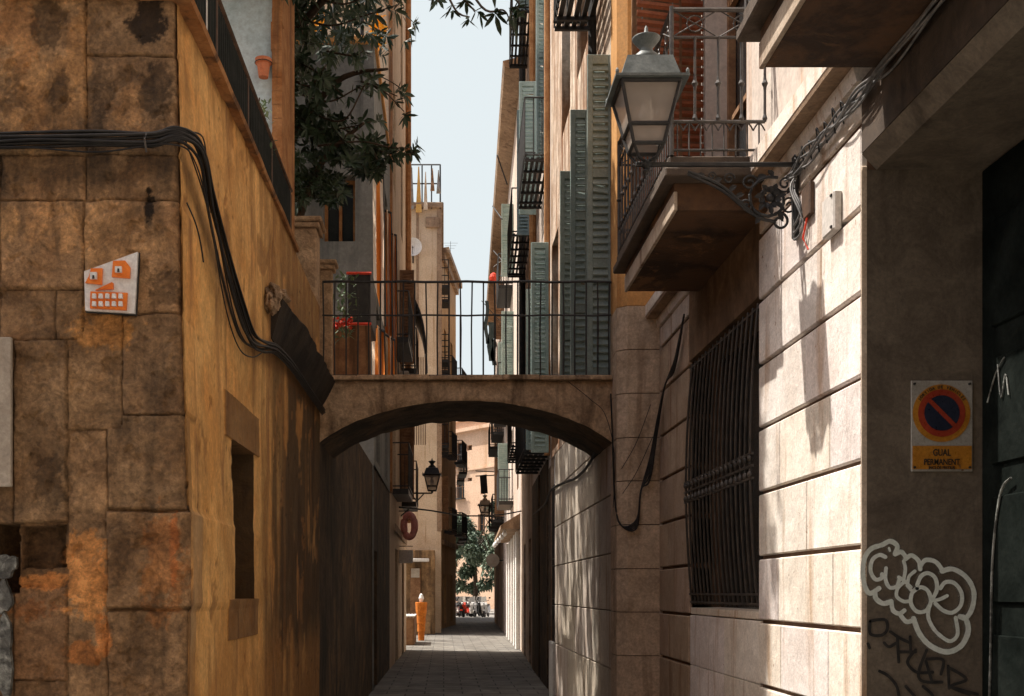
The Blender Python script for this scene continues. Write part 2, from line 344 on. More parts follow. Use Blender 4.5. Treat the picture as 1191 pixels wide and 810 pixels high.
def facade(mb, A, B, z0, z1, opens, depth, inn):
    """vertical wall face from A to B (x,y) with rectangular openings (s0,s1,za,zb) and their reveals"""
    A = Vector((A[0], A[1], 0)); B = Vector((B[0], B[1], 0)); L = (B - A).length; d = (B - A) / L; inn = Vector((inn[0], inn[1], 0)).normalized()
    ss = sorted(set([0, L] + [v for o in opens for v in o[:2]])); zs = sorted(set([z0, z1] + [v for o in opens for v in o[2:4]]))
    ss = [s for s in ss if 0 <= s <= L]; zs = [z for z in zs if z0 <= z <= z1]
    P = lambda s, z, t=0: A + d * s + inn * t + Vector((0, 0, z))
    for i in range(len(ss) - 1):
        for j in range(len(zs) - 1):
            sc, zc = (ss[i] + ss[i + 1]) / 2, (zs[j] + zs[j + 1]) / 2
            if any(o[0] < sc < o[1] and o[2] < zc < o[3] for o in opens): continue
            mb.quad(P(ss[i], zs[j]), P(ss[i + 1], zs[j]), P(ss[i + 1], zs[j + 1]), P(ss[i], zs[j + 1]))
    for (a, b, za, zb) in opens:
        mb.quad(P(a, za), P(a, zb), P(a, zb, depth), P(a, za, depth)); mb.quad(P(b, za), P(b, zb), P(b, zb, depth), P(b, za, depth))
        mb.quad(P(a, zb), P(b, zb), P(b, zb, depth), P(a, zb, depth)); mb.quad(P(a, za), P(b, za), P(b, za, depth), P(a, za, depth))
    return P, L
def window(parent, P, o, depth, frame_m, pane_m, bars=1, rows=2, name='window'):
    a, b, za, zb = o; fr = MB(); t = .05; pn = MB()
    def bar(s0, s1, z0, z1, t0, t1):
        c = [P(s, z, q) for s in (s0, s1) for q in (t0, t1) for z in (z0, z1)]
        fr.add(c, [(0, 1, 3, 2), (4, 6, 7, 5), (0, 4, 5, 1), (2, 3, 7, 6), (0, 2, 6, 4), (1, 5, 7, 3)])
    d0, d1 = depth - .06, depth - .005
    bar(a, a + t, za, zb, d0, d1); bar(b - t, b, za, zb, d0, d1); bar(a + t, b - t, zb - t, zb, d0, d1); bar(a + t, b - t, za, za + t, d0, d1)
    for k in range(bars): m_ = a + (b - a) * (k + 1) / (bars + 1); bar(m_ - t / 2, m_ + t / 2, za + t, zb - t, d0, d1)
    for k in range(rows - 1): m_ = za + (zb - za) * (k + 1) / rows; bar(a + t, b - t, m_ - .02, m_ + .02, d0 + .01, d1 - .003)
    f = fr.build(name, frame_m, parent)
    pn.quad(P(a, za, depth), P(b, za, depth), P(b, zb, depth), P(a, zb, depth)); pn.build('pane', pane_m, f, fix=False)
    return f
def louvre(parent, x0, x1, y, z0, z1, m, name='shutter', rails=(.5,), pitch=.072, th=.04, M=None, lab=None):
    b = MB(); st = .055
    b.box(x0, x0 + st, y, y + th, z0, z1, .004, M); b.box(x1 - st, x1, y, y + th, z0, z1, .004, M)
    zr = sorted([z0, z1 - .09] + [z0 + (z1 - z0) * r for r in rails])
    for z in zr: b.box(x0 + st, x1 - st, y + .003, y + th - .003, z, z + .09, .003, M)
    for i in range(len(zr) - 1):
        a, c = zr[i] + .09, zr[i + 1]; n = int((c - a) / pitch)
        for k in range(n):
            z = a + (k + .5) * (c - a) / n; jt = random.uniform(-.0015, .0015); jr = random.uniform(-.002, .002) if random.random() < .93 else -.02
            vs = [(x, y + yy, z + zz + jt + (jr if x > x0 + st + .01 else 0)) for x in (x0 + st, x1 - st) for yy, zz in ((-.006, -.030), (.002, -.040), (th + .004, .046), (th - .004, .052))]
            if M: vs = [M @ Vector(v) for v in vs]
            b.add(vs, [(0, 1, 2, 3), (7, 6, 5, 4), (0, 4, 5, 1), (1, 5, 6, 2), (2, 6, 7, 3), (3, 7, 4, 0)])
    o = b.build(name, m, parent)
    if lab: o['label'] = lab
    return o
def iron_balcony(parent, xw0, xw1, y0, y1, z, proj, sgn, h=1.0, slat=True, step=.13, m=None, r=.010):
    """balcony on a wall running along y; xw0/xw1 the wall's x at y0/y1; sgn -1 projects towards -x"""
    m = m or m_iron; b = MB(); X0, X1 = xw0 + sgn * proj, xw1 + sgn * proj
    xo = lambda y: X0 + (X1 - X0) * (y - y0) / (y1 - y0); xw = lambda y: xw0 + (xw1 - xw0) * (y - y0) / (y1 - y0)
    if slat:
        n = int(proj / .075)
        for k in range(n):
            a = (k + .2) / n; c = (k + .8) / n
            b.add([(xw(y) + (xo(y) - xw(y)) * q, y, zz) for y in (y0, y1) for q in (a, c) for zz in (z, z + .02)],
                  [(0, 1, 3, 2), (4, 6, 7, 5), (0, 4, 5, 1), (2, 3, 7, 6), (0, 2, 6, 4), (1, 5, 7, 3)])
        for k in range(int((y1 - y0) / .5) + 2):
            y = min(y0 + k * .5, y1 - .04); b.box(xw(y), xo(y), y, y + .04, z - .04, z - .001)
    else:
        b.add([(q, y, zz) for y, a_, b_ in ((y0, xw(y0), xo(y0)), (y1, xw(y1), xo(y1))) for q in (a_, b_) for zz in (z - .12, z)],
              [(0, 1, 3, 2), (4, 6, 7, 5), (0, 4, 5, 1), (2, 3, 7, 6), (0, 2, 6, 4), (1, 5, 7, 3)])
    bo = b.build('balcony', m, parent)
    rl = MB()
    for zz in (z + .06, z + h):
        rl.tube([(xw(y0), y0, zz), (xo(y0), y0, zz)], r * 1.5, 6); rl.tube([(xo(y0), y0, zz), (xo(y1), y1, zz)], r * 1.5, 6); rl.tube([(xo(y1), y1, zz), (xw(y1), y1, zz)], r * 1.5, 6)
    n = max(2, int((y1 - y0) / step))
    for k in range(n + 1):
        y = y0 + (y1 - y0) * k / n; rl.tube([(xo(y), y, z), (xo(y), y, z + h)], r, 5)
    n = max(2, int(proj / step))
    for yy in (y0, y1):
        for k in range(1, n): x = xw(yy) + (xo(yy) - xw(yy)) * k / n; rl.tube([(x, yy, z), (x, yy, z + h)], r, 5)
    rl.build('railing', m, bo)
    return bo

# ------------------------------------------------------------------ the old stone building on the left
Y0 = 5.2
def lx(px): return WX(px, Y0)
def lz(py): return WZ(py, Y0)
# blocks measured in the photograph: (x0,y0,x1,y1), proud (mm), colour
LB = [(-60, -80, 100, 180, 6, (1.05, .98, .85)), (100, -40, 203, 65, 4, (.75, .72, .66)), (100, 65, 206, 180, 0, (.70, .66, .62)),
      (0, 180, 100, 233, 0, (.95, .82, .66)), (100, 180, 207, 233, -2, (.72, .65, .56)), (-90, 180, 0, 337, 3, (.8, .72, .6)),
      (0, 233, 97, 337, 8, (1.05, .95, .85)), (97, 233, 208, 365, 6, (1.12, 1.02, .92)), (0, 337, 65, 395, -6, (.62, .56, .50)), (65, 337, 97, 395, 0, (.8, .72, .6)),
      (142, 365, 212, 483, 4, (.62, .57, .52)), (78, 365, 142, 500, -4, (.80, .74, .64)), (15, 395, 78, 608, 6, (.60, .57, .52)),
      (-60, 395, 15, 610, 0, (.5, .48, .45)), (125, 483, 216, 593, 12, (.66, .63, .58)), (78, 500, 125, 820, -8, (.86, .80, .72)),
      (124, 595, 228, 708, 22, (.84, .76, .66)), (125, 710, 219, 830, 10, (.76, .70, .62)), (15, 683, 78, 792, 4, (.66, .52, .42)), (15, 792, 78, 900, 0, (.55, .48, .42)),
      (78, 820, 125, 1000, -6, (.8, .7, .6)), (125, 830, 219, 960, 8, (.7, .64, .56)), (125, 960, 219, 1100, 4, (.66, .6, .54)), (0, 900, 125, 1100, 0, (.6, .55, .5)),
      (-60, 690, 15, 1000, 0, (.5, .47, .44))]
LBw = [(lx(a), lz(d), lx(c), lz(b), o / 1000., tuple(.36 + .72 * q for q in col)) for a, b, c, d, o, col in LB]
HOLES = [(lx(-12), lz(690), lx(21), lz(608), .16), (lx(25), lz(662), lx(75), lz(612), .06)]
def cornerx(z):
    py = VY - (z - CZ) * F / Y0
    pts = [(-60, 202), (0, 203), (150, 206), (300, 208), (365, 209), (480, 213), (590, 216), (597, 221), (705, 221), (712, 217), (810, 217), (1200, 218)]
    for i in range(len(pts) - 1):
        if py <= pts[i + 1][0]:
            t = (py - pts[i][0]) / (pts[i + 1][0] - pts[i][0]); return lx(pts[i][1] + (pts[i + 1][1] - pts[i][1]) * max(0, t))
    return lx(218)
PATCH = [((.060, .0), 0)]
def in_poly_blob(x, z, cx, cy, rx, ry, sd):
    px = VX + x * F / Y0; py = VY - (z - CZ) * F / Y0
    d = ((px - cx) / rx) ** 2 + ((py - cy) / ry) ** 2
    if d > 3.2: return 0
    return sm(-.15, .45, 1 - d + fbm(px * .045, py * .045, sd, 3) * 1.0 + fbm(px * .25, py * .25, sd, 4) * .55)
def front_h(x, z):
    wx = x + fbm(x * 8, 0, z * 8, 4) * .008; wz = z + fbm(x * 8, 5, z * 8, 4) * .008
    h = -.010; tint = (.78, .70, .6); dmin = .002
    for (a, b, c, d, o, col) in LBw:
        if a <= wx < c and b <= wz < d:
            dd = min(wx - a, c - wx, wz - b, d - wz)
            if c > -1.245 and False: pass
            dd = min(wx - a, wz - b, d - wz, (c - wx) if c < -1.225 else 9)
            h = o; tint = col; dmin = dd; break
    gv = sm(0, .012, dmin)
    h = (h * .8 + .004) * sm(0, .009, dmin) - .004 - (1 - sm(0, .007, dmin)) * .010
    h += fbm(x * 3.2, 1.7, z * 3.2, 5) * .005 + fbm(x * 14, 9, z * 14, 5) * .0040
    h -= .010 * sm(.38, .6, fbm(x * 9, 4.4, z * 9, 4))
    c = list(tint)
    k = .58 + .42 * sm(0, .006, dmin)
    v = 1 + .26 * fbm(x * 6, 3.3, z * 6, 5)
    c = [q * k * v for q in c]
    px = VX + x * F / Y0; py = VY - (z - CZ) * F / Y0
    def blend(c, col, m): return [c[i] * (1 - m) + col[i] * m for i in range(3)]
    # mortar and lime patches, soot marks: shapes of their own, seen in the photograph
    for (cx, cy, rx, ry, col, sd) in ((120, 385, 42, 24, (1.75, 1.35, .78), 1), (98, 665, 26, 52, (2.0, 1.40, .80), 2), (112, 690, 14, 34, (2.0, 1.4, .8), 3), (95, 760, 22, 14, (1.9, 1.2, .66), 4),
                                      (118, 740, 10, 24, (1.9, 1.2, .66), 5), (68, 262, 34, 30, (1.75, 1.55, 1.28), 6), (125, 285, 34, 50, (1.6, 1.45, 1.22), 7), (8, 262, 14, 22, (1.7, 1.5, 1.2), 8),
                                      (165, 270, 30, 26, (1.2, 1.1, .95), 9), (50, 120, 50, 60, (1.35, 1.18, .92), 10), (92, 60, 14, 60, (1.5, 1.3, 1.0), 16), (48, 676, 30, 10, (2.0, 1.3, .7), 11), (40, 710, 30, 14, (1.0, .66, .45), 18),
                                      (190, 660, 26, 60, (1.15, .80, .52), 12), (204, 642, 6, 48, (1.3, .68, .36), 13), (20, 40, 26, 40, (1.2, .95, .7), 14), (150, 130, 20, 30, (1.25, 1.1, .9), 15)):
        m = in_poly_blob(x, z, cx, cy, rx, ry, sd * 7.3)
        if m > 0: c = blend(c, [q * v for q in col], m * .85); h += .002 * m
    for (cx, cy, rx, ry, sd, st) in ((172, 22, 22, 30, 21, .85), (58, 30, 18, 34, 22, .6), (174, 235, 6, 22, 23, .9), (182, 105, 24, 40, 24, .6), (20, 115, 22, 22, 25, .4), (140, 640, 14, 40, 26, .45), (60, 560, 18, 30, 27, .5), (70, 110, 12, 26, 28, .5), (170, 745, 30, 40, 29, .3), (190, 335, 16, 30, 30, .5), (120, 100, 14, 36, 31, .45)):
        m = in_poly_blob(x, z, cx, cy, rx, ry, sd * 3.1)
        if m > 0: c = [q * (1 - m * st) for q in c]; h -= .002 * m
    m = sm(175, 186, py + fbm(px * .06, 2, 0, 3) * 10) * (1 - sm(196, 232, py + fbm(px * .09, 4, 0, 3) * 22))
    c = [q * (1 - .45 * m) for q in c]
    for (a, b, cc, d, dp) in HOLES:
        if a < wx < cc and b < wz < d: h -= dp; c = [q * .6 for q in c]
    rnd = x - (cornerx(z) - .035)
    if rnd > 0: h -= .035 - math.sqrt(max(.035 ** 2 - min(rnd, .035) ** 2, 0))
    return h, c
lb = thing('corner_building', 'building of big worn stone blocks with an ochre side wall, left of the alley', 'building', (-2.5, 5.2, 0))
gm = MB(); cols = []
zs = [i * .25 for i in range(0, 5)] + [1.06 + i * .0085 for i in range(0, 389)] + [4.37]
zs = zs[:6] + [1.06 + i * .0062 for i in range(1, 534)] + [4.37]
nx_coarse = [-6.0 + i * .35 for i in range(11)]
nxf = 150
def frow(z):
    cx = cornerx(z); x0 = -2.14
    return nx_coarse + [x0 + (cx - x0) * i / nxf for i in range(nxf + 1)]
for z in zs:
    for x in frow(z):
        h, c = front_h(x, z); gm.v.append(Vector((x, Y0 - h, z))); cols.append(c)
nc = len(nx_coarse) + nxf + 1
for i in range(len(zs) - 1):
    for j in range(nc - 1):
        a = i * nc + j; gm.f.append((a, a + 1, a + nc + 1, a + nc))
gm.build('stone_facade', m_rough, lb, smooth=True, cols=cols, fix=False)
# side wall (ochre plaster) as a relief, with the narrow window and its worn stone frame
def XL(y): return -1.2 if y < 10.8 else -1.2 + .06 * (y - 10.8) / 12
SLIT = (6.38, 7.05, 1.56, 2.47); LINT = (6.16, 7.22, 2.47, 2.72); SILL = (6.20, 7.20, 1.33, 1.56)
def side_h(y, z):
    base = cornerx(z) + 1.2
    fade = sm(6.2, 5.2, y) if False else max(0, 1 - (y - Y0) / 2.5)
    h = base * fade - .0
    c = (1.0, 1.0, 1.0); v = 1
    py5 = VY - (z - CZ) * F / Y0
    # quoin returns of the corner blocks
    e = 5.40 + .015 * N3(0, z * 4, 2) if (z < 1.52) else (5.44 if 1.52 <= z < 1.99 and False else 5.42)
    q = y < (5.45 if 595 < py5 < 708 else 5.36 if py5 > 708 else 5.30 if py5 > 483 else 5.45 if py5 > 235 else 5.28)
    if q:
        c = (.62, .66, .85) if py5 > 595 else (.62, .62, .68) if py5 > 483 else (.85, .82, .80)
        j = min(abs(py5 - k) for k in (65, 180, 233, 365, 483, 594, 709)) * Y0 / F
        g = sm(0, .012, j); h += .010 * g; c = tuple(a * (.6 + .4 * g) for a in c)
    st = fbm(y * 5, z * .6, 8, 5); s2 = fbm(y * 2.2, z * 1.6, 18, 5); c = tuple(a * (1 + .13 * st + .18 * s2) for a in c)
    h += fbm(y * 2, z * 2, 4, 4) * .006 + fbm(y * 16, z * 16, 4, 3) * .0012
    def blend(c, col, m): return tuple(c[i] * (1 - m) + col[i] * m for i in range(3))
    # damp, run-off stains below the coping and lower in the alley
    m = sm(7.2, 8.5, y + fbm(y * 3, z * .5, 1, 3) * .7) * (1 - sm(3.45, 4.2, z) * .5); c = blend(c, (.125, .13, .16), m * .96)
    m = sm(.25, .75, fbm(y * 6, z * .7, 15, 6) + .50 * sm(3.5, 4.4, z)); c = blend(c, (.42, .36, .33), m * .55)
    m = sm(.35, .5, fbm(y * 3, z * 1.2, 31, 4)); c = blend(c, (1.25, 1.15, 1.05), m * .5)
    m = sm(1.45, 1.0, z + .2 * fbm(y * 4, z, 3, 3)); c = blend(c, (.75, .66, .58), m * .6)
    fl = fbm(y * 2.6, z * 2.2, 77, 6); m = sm(.46, .50, fl) * (1 - q); c = blend(c, (.50, .44, .42), m * .75); h -= .004 * m
    ck = abs(fbm(y * 1.8, z * 1.4, 50, 6)); m = sm(.012, .003, ck) * (1 - q) * sm(.0, .25, fbm(y * .9, z * .9, 60, 2)); c = tuple(a_ * (1 - .55 * m) for a_ in c); h -= .003 * m
    # dark grime track under the cables
    zc = cable_z(y); m = sm(.10, .03, abs(z - zc + .05 + .03 * N3(y * 5, 0, 0))) * (y > 5.25); c = blend(c, (.35, .3, .28), m * .6)
    for (a, b, z0, z1, pr) in ((LINT[0], LINT[1], LINT[2], LINT[3], .012), (SILL[0], SILL[1], SILL[2], SILL[3], .008)):
        if a < y < b and z0 < z < z1: h += pr; c = (.38, .36, .40)
    if SLIT[0] < y < SLIT[1] and SLIT[2] < z < SLIT[3]: h -= .19
    if SLIT[0] - .003 < y < SLIT[1] + .003 and SLIT[2] < z < SLIT[3]: c = (.11, .11, .12)  # recess coloured near black, painting the shade inside the slit
    return h, c
CABLE = [(5.2, 3.72), (5.6, 3.45), (6.2, 3.30), (7.0, 3.42), (8.2, 3.36), (9.5, 3.30), (10.8, 3.26), (40, 3.2)]
CABLE = [(5.2, 3.72), (5.5, 3.62), (6.0, 3.42), (6.6, 3.22), (7.2, 3.20), (7.9, 3.30), (9.0, 3.36), (10.8, 3.35), (40, 3.3)]
def cable_z(y):
    for i in range(len(CABLE) - 1):
        if y <= CABLE[i + 1][0]: t = (y - CABLE[i][0]) / (CABLE[i + 1][0] - CABLE[i][0]); return CABLE[i][1] + (CABLE[i + 1][1] - CABLE[i][1]) * t
    return 3.3
gm = MB(); cols = []
ys = [5.2 + i * .02 for i in range(151)] + [8.2 + (i + 1) * .065 for i in range(40)]
for v_ in (*SLIT[:2], *LINT[:2], *SILL[:2]): ys += [v_ - .002, v_ + .002]
ys = sorted(y for y in set(ys) if y <= 10.8)
zs2 = [0, .3, .6] + [.8 + i * .022 for i in range(162)]
for v_ in (SLIT[2], SLIT[3], LINT[3], SILL[2]): zs2 += [v_ - .002, v_ + .002]
zs2 = sorted(z for z in set(zs2) if z < 4.36) + [4.36]
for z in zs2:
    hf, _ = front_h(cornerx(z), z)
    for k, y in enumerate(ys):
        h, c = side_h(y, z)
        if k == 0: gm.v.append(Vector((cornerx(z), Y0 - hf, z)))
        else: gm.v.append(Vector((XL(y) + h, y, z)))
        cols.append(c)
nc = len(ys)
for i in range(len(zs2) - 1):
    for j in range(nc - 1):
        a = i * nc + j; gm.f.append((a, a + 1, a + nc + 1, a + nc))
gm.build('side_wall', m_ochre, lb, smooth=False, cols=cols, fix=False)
for p in lb.children[-1].data.polygons: p.use_smooth = True
b = MB(); b.box(-6, -1.24, 5.24, 10.8, 0, .2); b.box(-6, -1.42, 5.5, 10.8, 4.1, 4.36); b.box(-6, -5.8, 5.25, 10.8, 0, 4.1)
b.build('roof_terrace', m_brown, lb)
b = MB()
pts = [(XL(0) - .01 + .01 * N3(y, 1, 1), y, 4.385 + .012 * N3(y * 3, 0, 0)) for y in [5.16 + i * .15 for i in range(27)]]
for i in range(len(pts) - 1):
    (x0, y0, z0), (x1, y1, z1) = pts[i], pts[i + 1]
    vs = [(x0 + d - (.0), y0, z0 + e) for d, e in ((-.20, -.03), (.035, -.03), (.045, -.01), (.03, .015), (-.20, .02))] + [(x1 + d, y1, z1 + e) for d, e in ((-.20, -.03), (.035, -.03), (.045, -.01), (.03, .015), (-.20, .02))]
    b.add(vs, [(k, k + 5, (k + 1) % 5 + 5, (k + 1) % 5) for k in range(5)] + [(0, 1, 2, 3, 4), (9, 8, 7, 6, 5)])
b.box(-6, -1.41, 5.16, 5.5, 4.355, 4.40, .01)
b.build('coping', m_rust, lb)
# inside of the slit window
b = MB(); b.box(-1.42, -1.40, 6.3, 7.15, 1.5, 2.55); b.build('slit_window', m_wood, lb)
# broken sloping ledge towards the footbridge
b = MB(); n = 90
for i in range(n):
    y0, y1 = 7.75 + i * 3.05 / n, 7.75 + (i + 1) * 3.05 / n
    def sec(y):
        q = fbm(y * 2.5, 0, 0, 3) * .014; a = sm(7.6, 9.0, y)
        return [(-1.24, 3.36), (-1.19, 3.36), (-1.19 + (.05 + .05 * a) + q, 3.54 + q), (-1.17 + (.06 + .06 * a) + q * 1.4, 3.63 + q * .5), (-1.16 + .05 * a, 3.69 + q), (-1.24, 3.74 + q)]
    A_, B_ = sec(y0), sec(y1)
    vs = [(x, y0, z) for x, z in A_] + [(x, y1, z) for x, z in B_]
    f = [(k, k + 6, (k + 1) % 6 + 6, (k + 1) % 6) for k in range(6)]
    if i == 0: f.append((0, 1, 2, 3, 4, 5))
    if i == n - 1: f.append((11, 10, 9, 8, 7, 6))
    b.add(vs, f)
b.build('broken_ledge', m_black_ledge, lb)
bm = bmesh.new()
for k, (y, z, s1, s2, s3) in enumerate(((7.66, 3.62, .06, .14, .08), (7.88, 3.68, .08, .16, .05), (7.56, 3.55, .04, .10, .07))):
    r_ = bmesh.ops.create_icosphere(bm, subdivisions=4, radius=1)
    for v in r_['verts']:
        p = v.co.copy(); f = 1 + .22 * fbm(p.x * 1.5 + k * 5, p.y * 1.5, p.z * 1.5, 5) + .10 * (1 if N3(p.x * 2 + k, p.y * 2, p.z * 2) > 0 else -1)
        v.co = Vector((-1.17 + p.x * s1 * f, y + p.y * s2 * f, z + p.z * s3 * f))
b = MB(); bm.verts.index_update(); b.v = [v.co.copy() for v in bm.verts]; b.f = [tuple(v.index for v in f.verts) for f in bm.faces]; bm.free()
b.build('broken_stone', m_bridge, lb)
# marble slab, silver peelings
b = MB(); b.box(lx(-40), lx(16), 5.165, 5.19, lz(567), lz(394), .004); b.build('marble_slab', m_slate, lb)
b = MB()
for (cx, cy, rx, ry) in ((9, 658, 12, 14), (7, 695, 8, 19), (5, 765, 12, 46)):
    pts = []
    for k in range(22):
        a = k / 22 * 2 * math.pi; rr = 1 + .18 * math.sin(3 * a + cx) + .08 * math.sin(7 * a)
        pts.append((lx(cx + rx * rr * math.cos(a)), lz(cy + ry * rr * math.sin(a))))
    b.prism(pts, 5.172, 5.20)
b.build('silver_paint', m_silver, lb)

# wall under the left terrace, beyond the bridge
lt = thing('terrace_wall', 'dark retaining wall under the roof terrace, left side of the passage', 'wall', (-1.2, 10.8, 0))
b = MB(); P, L = facade(b, (-1.2, 10.8), (-1.13, 23.3), 0, 3.67, [(7.6, 8.5, 0, 2.3)], .2, (-1, 0)); b.box(-8, -1.4, 10.8, 23.3, 3.4, 3.668)
b.quad((-1.2, 10.79, 3.67), (-1.42, 10.79, 3.67), (-1.42, 23.3, 3.67), (-1.13, 23.3, 3.67))
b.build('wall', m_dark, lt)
window(lt, P, (7.6, 8.5, 0, 2.3), .2, m_wood, m_wood, 1, 1, 'door')

# ------------------------------------------------------------------ right building with pale ashlar
XW = 2.02
rb = thing('ashlar_building', 'house faced with pale rusticated ashlar, with barred window and balconies, right of the alley', 'building', (2.5, 5.4, 0))
LEV = [0.0, .60, 1.005, 1.414, 1.82, 2.233, 2.642, 3.047, 3.461, 3.87]
rnd = random.Random(3)
ash = MB(); acol = []
def addblock(mb, x0, x1, y0, y1, z0, z1, ch, c, cols):
    n0 = len(mb.v); mb.box(x0, x1, y0, y1, z0, z1, ch); cols += [c] * (len(mb.v) - n0)
def tone():
    k = rnd.uniform(.87, 1.07); w_ = rnd.uniform(-.05, .04); return (k, k * (1 - abs(w_) * .4), k * (1 - w_ - .02))
G = .0125
Ja = [[5.4, 6.02, 6.62, 7.17], [5.4, 6.30, 7.17], [5.4, 5.92, 6.58, 7.17], [5.4, 6.32, 7.17]]
for r_ in range(len(LEV) - 1):
    z0, z1 = LEV[r_] + G, LEV[r_ + 1] - G
    js = {3: [5.4, 5.80, 6.75, 7.17], 4: [5.4, 6.22, 7.17], 5: [5.4, 5.85, 6.72, 7.17], 6: [5.4, 6.25, 7.17], 7: [5.4, 5.98, 6.70, 7.17], 8: [5.4, 6.22, 6.72, 7.17], 2: [5.4, 5.87, 6.70, 7.17]}.get(r_, [5.4, 6.3, 7.17])
    for i in range(len(js) - 1):
        a = js[i] + (.0055 if i else .014); e = js[i + 1] - .0055
        addblock(ash, XW, XW + .2, a, e, z0, z1, .007, tone(), acol)
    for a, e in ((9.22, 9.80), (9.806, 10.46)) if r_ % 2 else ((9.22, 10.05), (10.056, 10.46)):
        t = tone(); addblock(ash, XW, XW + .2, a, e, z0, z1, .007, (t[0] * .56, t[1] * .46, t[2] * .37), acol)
    if z1 < 1.45:
        for a, e in ((7.176, 8.1), (8.106, 9.214)): addblock(ash, XW + .012, XW + .2, a, e, z0 - .01 if r_ else z0, min(z1 + .01, 1.46), .003, tone(), acol)
    for a, e in ((-3.5, -2.6), (-2.594, -1.5), (-1.494, -.4), (-.394, .6), (.606, 1.6), (1.606, 2.6), (2.606, 3.3)):
        addblock(ash, XW, XW + .2, a, e, z0, z1, .007, tone(), acol)
build_split(ash, lambda v: v.y < 3.4, 'ashlar_blocks', m_ash, rb, acol)
core = MB()
core.box(XW + .03, XW + .6, 5.412, 7.17, 0, 4.08); core.box(XW + .03, XW + .6, 9.22, 10.46, 0, 4.08)
core.box(XW + .03, XW + .6, 7.17, 9.22, 0, 1.40)
core.box(XW + .03, XW + .6, -3.5, 3.3, 0, 4.08); build_split(core, lambda v: v.y < 3.4, 'joint_core', m_joint, rb, None)
b = MB(); b.box(XW + .004, XW + .6, 7.17, 9.22, 3.50, 4.075, .004); b.build('window_lintel', m_lint, rb)
b = MB(); b.box(XW + .02, XW + .28, 7.17, 9.22, 1.42, 1.475, .006); b.build('window_sill', m_ash, rb, cols=[(.9, .86, .8)] * 24 if len(b.v) == 24 else [(.9, .86, .8)] * len(b.v))
# upper wall
b = MB()
P, L = facade(b, (XW, -3.5), (XW, 10.46), 4.14, 14, [(5.9, 7.1, 4.3, 6.9), (10.95, 12.1, 4.3, 7.0), (10.95, 12.1, 8.0, 10.6), (5.9, 7.1, 8.0, 10.6)], .22, (1, 0))
b.quad((XW, 10.46, 0), (12, 10.46, 0), (12, 10.46, 14), (XW, 10.46, 14)); b.quad((XW, -3.5, 4.14), (12, -3.5, 4.14), (12, -3.5, 14), (XW, -3.5, 14)); b.quad((XW, -3.5, 14), (12, -3.5, 14), (12, 10.46, 14), (XW, 10.46, 14))
b.quad((XW, -3.5, 0), (12, -3.5, 0), (12, -3.5, 4.14), (XW, -3.5, 4.14))
b.build('upper_wall', m_pink, rb)
for o in [(5.9, 7.1, 4.3, 6.9), (10.95, 12.1, 4.3, 7.0), (10.95, 12.1, 8.0, 10.6), (5.9, 7.1, 8.0, 10.6)]: window(rb, P, o, .22, m_wood, m_glass_dark, 1, 3)
b = MB()
for ya, yb in ((5.412, 10.46), (-3.5, 3.3)):
    b.prism([(XW - .02, 4.075), (XW + .3, 4.075), (XW + .3, 4.15), (XW - .035, 4.15), (XW - .035, 4.13)], ya, yb)
for ya, yb in ((5.22, 6.9), (9.12, 10.457)):
    b.prism([(1.885, 4.182), (XW + .3, 4.182), (XW + .3, 4.32), (1.94, 4.32), (1.885, 4.28), (1.885, 4.20)], ya, yb)
build_split(b, lambda v: v.y < 3.4, 'cornice', m_ash, rb, [(.98, .95, .92)] * len(b.v))
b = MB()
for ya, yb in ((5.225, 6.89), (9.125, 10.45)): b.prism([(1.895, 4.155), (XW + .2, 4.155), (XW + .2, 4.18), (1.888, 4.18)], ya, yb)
build_split(b, lambda v: v.y > 8, 'cornice_underside', m_brown, rb, None)  # brown colour paints in the shadow band under the cornice
b = MB(); b.box(XW + .005, XW + .03, 5.418, 7.168, 3.895, 4.07, .004); b.box(XW + .005, XW + .03, 9.225, 10.455, 3.895, 4.07, .004)
build_split(b, lambda v: v.y > 8, 'frieze', m_ash, rb, [(.95, .9, .86)] * len(b.v))
# doorway on the near side
b = MB()
b.box(XW, 2.63, 5.4, 5.41, 0, 3.64)                       # jamb face
b.prism([(XW, 3.715), (XW + .07, 3.64), (XW + .62, 3.64), (XW + .62, 3.715)], 3.3, 5.399)
b.box(XW, 2.63, 3.29, 3.3, 0, 3.64)
b.build('doorway_surround', m_jamb, rb)
b = MB(); b.box(XW, XW + .5, 3.3, 5.4, 3.72, 4.073); b.build('wall_over_doorway', m_shade, rb)
b = MB(); b.box(XW - .001, XW + .028, 5.399, 5.412, 0, 3.66, .004); b.build('corner_bead', m_ash, rb, cols=[(.9, .8, .68)] * len(b.v))
b = MB(); b.box(2.60, 2.70, 3.3, 5.395, 0.02, 3.63); 
dr = b.build('door', m_door, rb)
b = MB()
for zz in (.25, .9, 1.55, 2.2, 2.85): b.box(2.585, 2.599, 3.45, 4.25, zz, zz + .5, .006); b.box(2.585, 2.599, 4.42, 5.28, zz, zz + .5, .006)
b.build('door_panel', m_door, dr)
b = MB(); b.tube(catm([(2.578, 5.30, .7), (2.578, 5.27, 1.3), (2.578, 5.25, 1.75), (2.578, 5.18, 2.05), (2.578, 5.08, 2.12)], 8), .006, 6)
b.tube(catm([(2.578, 5.30, 2.50), (2.578, 5.22, 2.62), (2.578, 5.14, 2.68)], 6), .004, 6); b.tube(catm([(2.578, 5.20, 2.66), (2.578, 5.17, 2.50), (2.578, 5.13, 2.60), (2.578, 5.10, 2.5)], 6), .004, 6)
b.build('spray_line', m_silver, dr)
